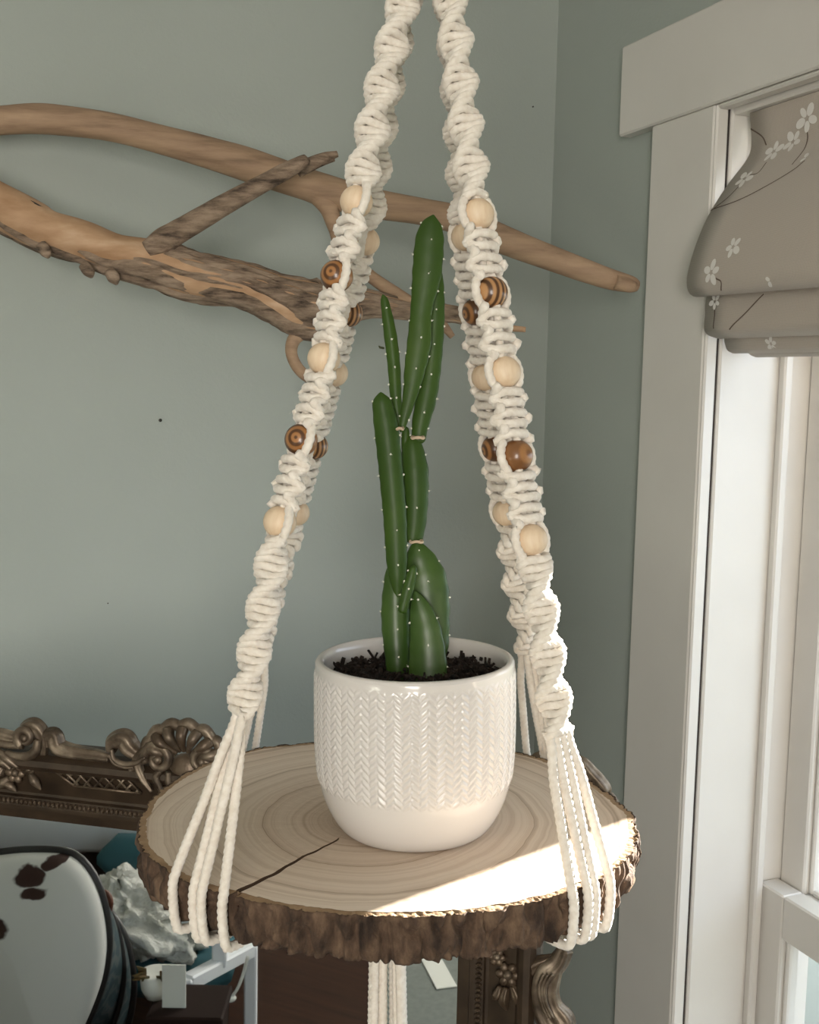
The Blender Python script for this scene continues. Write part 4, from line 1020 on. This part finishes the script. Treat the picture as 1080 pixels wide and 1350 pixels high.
# small feet so that the frame stands
for u in (gu0, gu1):
    mb = MB(); mb.box(mpt(u, .004, .006), MD, ZZ, MN, .05, .004, .03, .002); mb.build('foot', M['gilt_dark'], mirror, smooth=False)

# ------------------------------------------------------------------ what the mirror shows: furniture standing in the room behind the camera
def refl(P):
    P = np.asarray(P, float); d = (P-M0) @ MN; return P-2*d[..., None]*MN
def va_(x, y, d): return refl(at(x, y, d))
def floor_virtual(x, y):
    r = ray(x, y); return refl(CAM+r*(-CAM[2]/r[2]))
rev = lambda v: v-2*(v @ MN)*MN
VD = FW*A([1, 1, 0]); VD /= np.linalg.norm(VD); VR = A([1.0, 0, 0])
vD, vR = rev(VD), rev(VR)                                    # virtual depth and right, as room directions
def rp(x, y, d, z=None):
    p = va_(x, y, d)
    if z is not None: p = A([p[0], p[1], z])
    return p
# grey rug, and an added white sheet standing in for a sunlit patch
c = floor_virtual(590, 1320)
mb = MB(); mb.box(c+vR*.62-vD*.1+ZZ*.006, vR, vD, ZZ, .80, .62, .006, .004)
tag(mb.build('rug', M['rug'], base=A([c[0], c[1], 0]), smooth=False), 'plain grey rug on the dark wood floor, reflected in the mirror', 'rug')
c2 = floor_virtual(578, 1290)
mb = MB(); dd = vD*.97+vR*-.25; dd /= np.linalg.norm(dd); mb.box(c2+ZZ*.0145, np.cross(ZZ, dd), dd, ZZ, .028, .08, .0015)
tag(mb.build('sun_patch_sheet', M['paper'], base=c2, smooth=False), 'small white sheet added on the grey rug in place of a sunlit patch, in the mirror', 'paper')
# armchair with cowhide back
oc = [(-60, 1140), (0, 1131), (40, 1128), (85, 1131), (108, 1148), (124, 1175), (134, 1210), (138, 1250), (133, 1290), (122, 1325), (105, 1365), (80, 1420)]
cd_ = 2.35
armc = thing('armchair', 'teal paisley armchair with a brown spotted white cowhide back, reflected in the mirror', 'armchair', rp(60, 1300, cd_, 0))
Pc = A([va_(x, y, cd_) for x, y in cr(A(oc, float), 6)])
low_c = A([[p[0], p[1], .12] for p in Pc[[0, -1]]])
bk_v = vD*.22-ZZ*.21                                        # toward the back of the chair in the mirror
loop = np.concatenate([Pc, [A([Pc[-1][0], Pc[-1][1], .12])], [A([Pc[0][0], Pc[0][1], .12])]])
loop = resample(np.concatenate([loop, loop[:1]]), .012)[:-1]; cen_ = A([*loop.mean(0)[:2], .42]); NPC = int(np.argmax(loop[:, 2] < .121))
def ringp(sc, off):
    q = cen_+(loop-cen_)*sc+off; q[:, 2] = np.maximum(q[:, 2], .105); return q
mb = MB(); mb.grid(np.stack([ringp(1.0, vD*.02), ringp(1.0, -vD*.005), ringp(.97, -vD*.018), ringp(.92, -vD*.028), ringp(.85, -vD*.035), ringp(.6, -vD*.05), ringp(.3, -vD*.057), ringp(.01, -vD*.059)]), closev=True); mb.f.append([7*len(loop)+i for i in range(len(loop))]); mb.build('cowhide_back', M['cow'], armc)
mb = MB(); mb.grid(np.stack([ringp(.98, vD*.02), ringp(1.0, vD*.03), ringp(1.0, bk_v), ringp(.9, bk_v+vD*.02)]), closev=True)
mb.f.append([3*len(loop)+i for i in range(len(loop))]); mb.build('upholstered_shell', M['teal_pat'], armc)
for off, r in ((vD*.02, .009), (bk_v*.62, .007), (bk_v, .010)):
    pp = ringp(1.012, off)[:NPC]; mb = MB(); mb.tube(resample(pp, .02), r, 8); mb.build('piping', M['piping'], armc)
for s_, k in ((.0, 0), (.27, 0), (.0, 1), (.27, 1)):
    q = (low_c[k]*.9+low_c[1-k]*.1)+vD*s_+vR*.02; mb = MB(); mb.tube([A([q[0], q[1], .13]), A([q[0], q[1], 0])], [.02, .014], 10); mb.build('leg', M['walnut'], armc)
t = NT(M['cow']); tcw = t.n('ShaderNodeTexCoord'); nz = t.n('ShaderNodeTexNoise'); nz.inputs['Scale'].default_value = 16; nz.inputs['Detail'].default_value = 4
t.l(tcw.outputs['Object'], nz.inputs['Vector']); wv_ = t.n('ShaderNodeVectorMath', operation='MULTIPLY_ADD'); t.l(nz.outputs['Color'], wv_.inputs[0]); wv_.inputs[1].default_value = (.05, .05, .05); t.l(tcw.outputs['Object'], wv_.inputs[2])
prev = None
for x, y, r_s, zs in ((52, 1147, .036, 1.5), (65, 1168, .036, 2.2), (2, 1188, .034, 1.4), (8, 1210, .042, 1.3), (-40, 1240, .05, 1), (75, 1133, .02, 1.5)):
    c_ = va_(x, y, cd_)-A(armc['_b'])+A([.025, .025, .025])
    su = t.n('ShaderNodeVectorMath', operation='SUBTRACT'); t.l(wv_.outputs[0], su.inputs[0]); su.inputs[1].default_value = tuple(c_)
    sc_ = t.n('ShaderNodeVectorMath', operation='MULTIPLY'); t.l(su.outputs[0], sc_.inputs[0]); sc_.inputs[1].default_value = (1/r_s, .4/r_s, zs/r_s)
    le = t.n('ShaderNodeVectorMath', operation='LENGTH'); t.l(sc_.outputs[0], le.inputs[0]); cur = le.outputs['Value']
    if prev is not None:
        mi = t.n('ShaderNodeMath', operation='MINIMUM'); t.l(prev, mi.inputs[0]); t.l(cur, mi.inputs[1]); cur = mi.outputs[0]
    prev = cur
t.color(t.ramp(prev, [(.85, (.032, .011, .006)), (1.0, (.60, .60, .56))]))
# leather strap loop on the chair
mb = MB(); mb.tube(cr(A([va_(128, 1182, cd_+.12), va_(134, 1177, cd_+.12), va_(141, 1180, cd_+.12), va_(145, 1190, cd_+.12), va_(143, 1202, cd_+.13)]), 8), .006, 8); mb.build('strap', M['leather'], armc)
# teal settee behind with white fleece
sd_ = 2.95
def vbox(x0, x1, yt, d, depth, z0, name, m, parent=None, bev=.02):
    a = va_(x0, yt, d); b = va_(x1, yt, d); zt = a[2]; c = (a+b)/2
    mb = MB(); w = np.linalg.norm((b-a)[:2])/2
    mb.box(A([c[0], c[1], (zt+z0)/2])+vD*depth/2, vR, vD, ZZ, w, depth/2, (zt-z0)/2, bev); return mb.build(name, M[m], parent)
sb = rp(230, 1200, sd_, 0)
sett = thing('settee', 'dark teal upholstered settee behind the cowhide chair in the mirror', 'sofa', sb)
seat_o = vbox(120, 300, 1275, sd_-.25, .62, .10, 'seat', 'teal', sett, .05)
vbox(120, 300, 1118, sd_+.38, .16, .10, 'backrest', 'teal', sett, .05)
for x in (130, 290):
    for dd in (-.18, .4):
        q = rp(x, 1230, sd_+dd, 0); mb = MB(); mb.tube([q+ZZ*.11, q], [.025, .018], 10); mb.build('leg', M['walnut'], sett)
# fleece
fc = [va_(160, 1185, sd_), va_(185, 1200, sd_), va_(205, 1225, sd_-.05), va_(232, 1240, sd_-.1), va_(180, 1235, sd_-.05), va_(158, 1215, sd_)]
mb = MB(); th = np.linspace(.05, math.pi-.05, 40); f = np.linspace(0, 2*math.pi, 70, endpoint=False)
TH_, F_ = np.meshgrid(th, f, indexing='ij'); fcn = va_(192, 1212, 2.80)
dx, dy, dz = np.sin(TH_)*np.cos(F_), np.sin(TH_)*np.sin(F_), np.cos(TH_)
rr = 1+.55*(vnoise(dx*2+9, dy*2+9, dz*2+9)-.5)+.35*(vnoise(dx*7+9, dy*7+9, dz*7+9)-.5)+.12*(vnoise(dx*22+30, dy*22+30, dz*22+30)-.5)
Pfl = fcn+vR*(dx*rr*.125)[..., None]+vD*(dy*rr*.14)[..., None]+(ZZ*.8-vR*.55)*(dz*rr*.12)[..., None]
seat_top = float(va_(200, 1275, sd_-.25)[2]); Pfl[..., 2] = np.maximum(Pfl[..., 2], seat_top+.001)
mb.grid(Pfl, closev=True)
fb = A([fcn[0], fcn[1], seat_top])
tag(mb.build('fleece_throw', M['fur'], base=fb), 'fluffy white fleece throw heaped on the teal settee in the mirror', 'throw')
# white covered daybed far behind
wb = 3.55
bed = thing('daybed', 'white covered daybed on a dark base, along the top of the mirror reflection', 'bed', rp(80, 1100, wb, 0))
a_ = va_(-60, 1127, wb); b_ = va_(215, 1127, wb); zt = va_(80, 1040, wb)[2]; zb = float(max(.08, va_(80, 1127, wb)[2])); c_ = (a_+b_)/2; wd = np.linalg.norm((b_-a_)[:2])/2
mb = MB(); mb.box(A([c_[0], c_[1], (zt+zb)/2])+vD*.22, vR, vD, ZZ, wd, .22, (zt-zb)/2, .02); mb.build('mattress', M['white'], bed)
mb = MB(); mb.box(A([c_[0], c_[1], zb/2])+vD*.24, vR, vD, ZZ, wd-.02, .20, zb/2, .01); mb.build('base', M['walnut'], bed, smooth=False)
# white stool frame
stl = thing('white_side_table', 'small white painted table frame beside the settee in the mirror', 'table', rp(290, 1290, 2.62, 0))
def vbar(p, q, r, name, parent, m='white'):
    d = q-p; L = np.linalg.norm(d); d = d/L; s_ = np.cross(d, ZZ); s_ = s_/np.linalg.norm(s_) if np.linalg.norm(s_) > .01 else vR; u_ = np.cross(s_, d)
    mb = MB(); mb.box((p+q)/2, d, s_, u_, L/2, r, r, .004); return mb.build(name, M[m], parent, smooth=False)
p1, p2 = va_(245, 1297, 2.56), va_(330, 1252, 2.78); vbar(p1, p2, .017, 'rail', stl)
p3 = (p1+p2)/2; vbar(p3, p3+ZZ*.13, .017, 'post', stl)
for q in (p1, p2): vbar(q+ZZ*.012, A([q[0], q[1], 0]), .015, 'leg', stl)
vbar(p1+ZZ*.145, p2+ZZ*.145, .018, 'top_rail', stl)
# string with a knot hanging from the table frame
mb = MB(); mb.tube(cr(A([va_(326, 1262, 2.67), va_(320, 1285, 2.665), va_(312, 1305, 2.66), va_(303, 1317, 2.66)]), 8), .004, 8); s_o = mb
pb = va_(303, 1317, 2.66); strg = s_o.build('pull_cord', M['paper'], base=va_(326, 1262, 2.67)); tag(strg, 'white cord with a knotted end dangling from the white table frame in the mirror', 'cord')
MB().sphere(pb, .011, 10, 8, None, (1.3, 1.3, .7)).build('knot', M['paper'], strg, base=va_(326, 1262, 2.67))
# dark chest with card and dried leaves
db = 2.36
q0, q1 = va_(196, 1340, db), va_(288, 1340, db)
chest = thing('dark_chest', 'dark walnut chest under the white card in the mirror', 'chest', A([*(((q0+q1)/2)[:2]), 0]))
zt = q0[2]; c_ = (q0+q1)/2; wd = np.linalg.norm((q1-q0)[:2])/2
mb = MB(); mb.box(A([c_[0], c_[1], (zt-.02)/2])+vD*.06, vR, vD, ZZ, wd, .06, (zt-.02)/2, .006); mb.build('body', M['walnut'], chest, smooth=False)
mb = MB(); mb.box(A([c_[0], c_[1], zt-.01])+vD*.06, vR, vD, ZZ, wd+.008, .068, .01, .004); mb.build('lid', M['walnut'], chest, smooth=False)
k0 = va_(213, 1322, db+.03); k1 = va_(244, 1322, db+.03); kt = va_(228, 1270, db+.03)[2]; c_ = (k0+k1)/2
mb = MB(); zc0 = zt+.0005
mb.box(A([c_[0], c_[1], (zc0+kt)/2]), vR, vD, ZZ, np.linalg.norm((k1-k0)[:2])/2, .002, (kt-zc0)/2, 0)
tag(mb.build('greeting_card', M['paper'], base=A([c_[0], c_[1], zc0]), smooth=False), 'blank white card standing on the dark chest in the mirror', 'card')
cb = va_(204, 1300, db+.07); cb[2] = zt
cup = thing('leaf_posy', 'posy of brown green dried leaves in a white cup beside the card in the mirror', 'dried flowers', cb)
mb = MB(); a = np.linspace(0, 2*math.pi, 24, endpoint=False); pr = [(.0, .0), (.02, 0), (.03, .02), (.034, .055), (.031, .055), (.0, .05)]
mb.grid(np.stack([[cb+vR*(r*math.cos(q))+vD*(r*math.sin(q))+ZZ*h for q in a] for r, h in pr]), closev=True); mb.build('cup', M['paper'], cup)
for k in range(14):
    an = random.random()*6.28; b_ = cb+ZZ*(.045+.012*random.random())+vR*(.018*math.cos(an))-vD*abs(.02*math.sin(an)); o_ = vR*math.cos(an)*.6-vD*.4+ZZ*random.uniform(-.3, .9); o_ /= np.linalg.norm(o_)
    s_ = np.cross(o_, vD); s_ /= np.linalg.norm(s_); mb = MB(); P = [b_, b_+o_*.014+s_*.010, b_+o_*.034, b_+o_*.014-s_*.010]; P2 = [p+np.cross(o_, s_)*.0015 for p in P]
    mb.add(P+P2, [(0, 1, 2, 3), (4, 5, 6, 7), (0, 1, 5, 4), (1, 2, 6, 5), (2, 3, 7, 6), (3, 0, 4, 7)]); mb.build('leaf', M['leafy'], cup, smooth=False)

for o in bpy.data.objects:
    if '_b' in o: del o['_b']
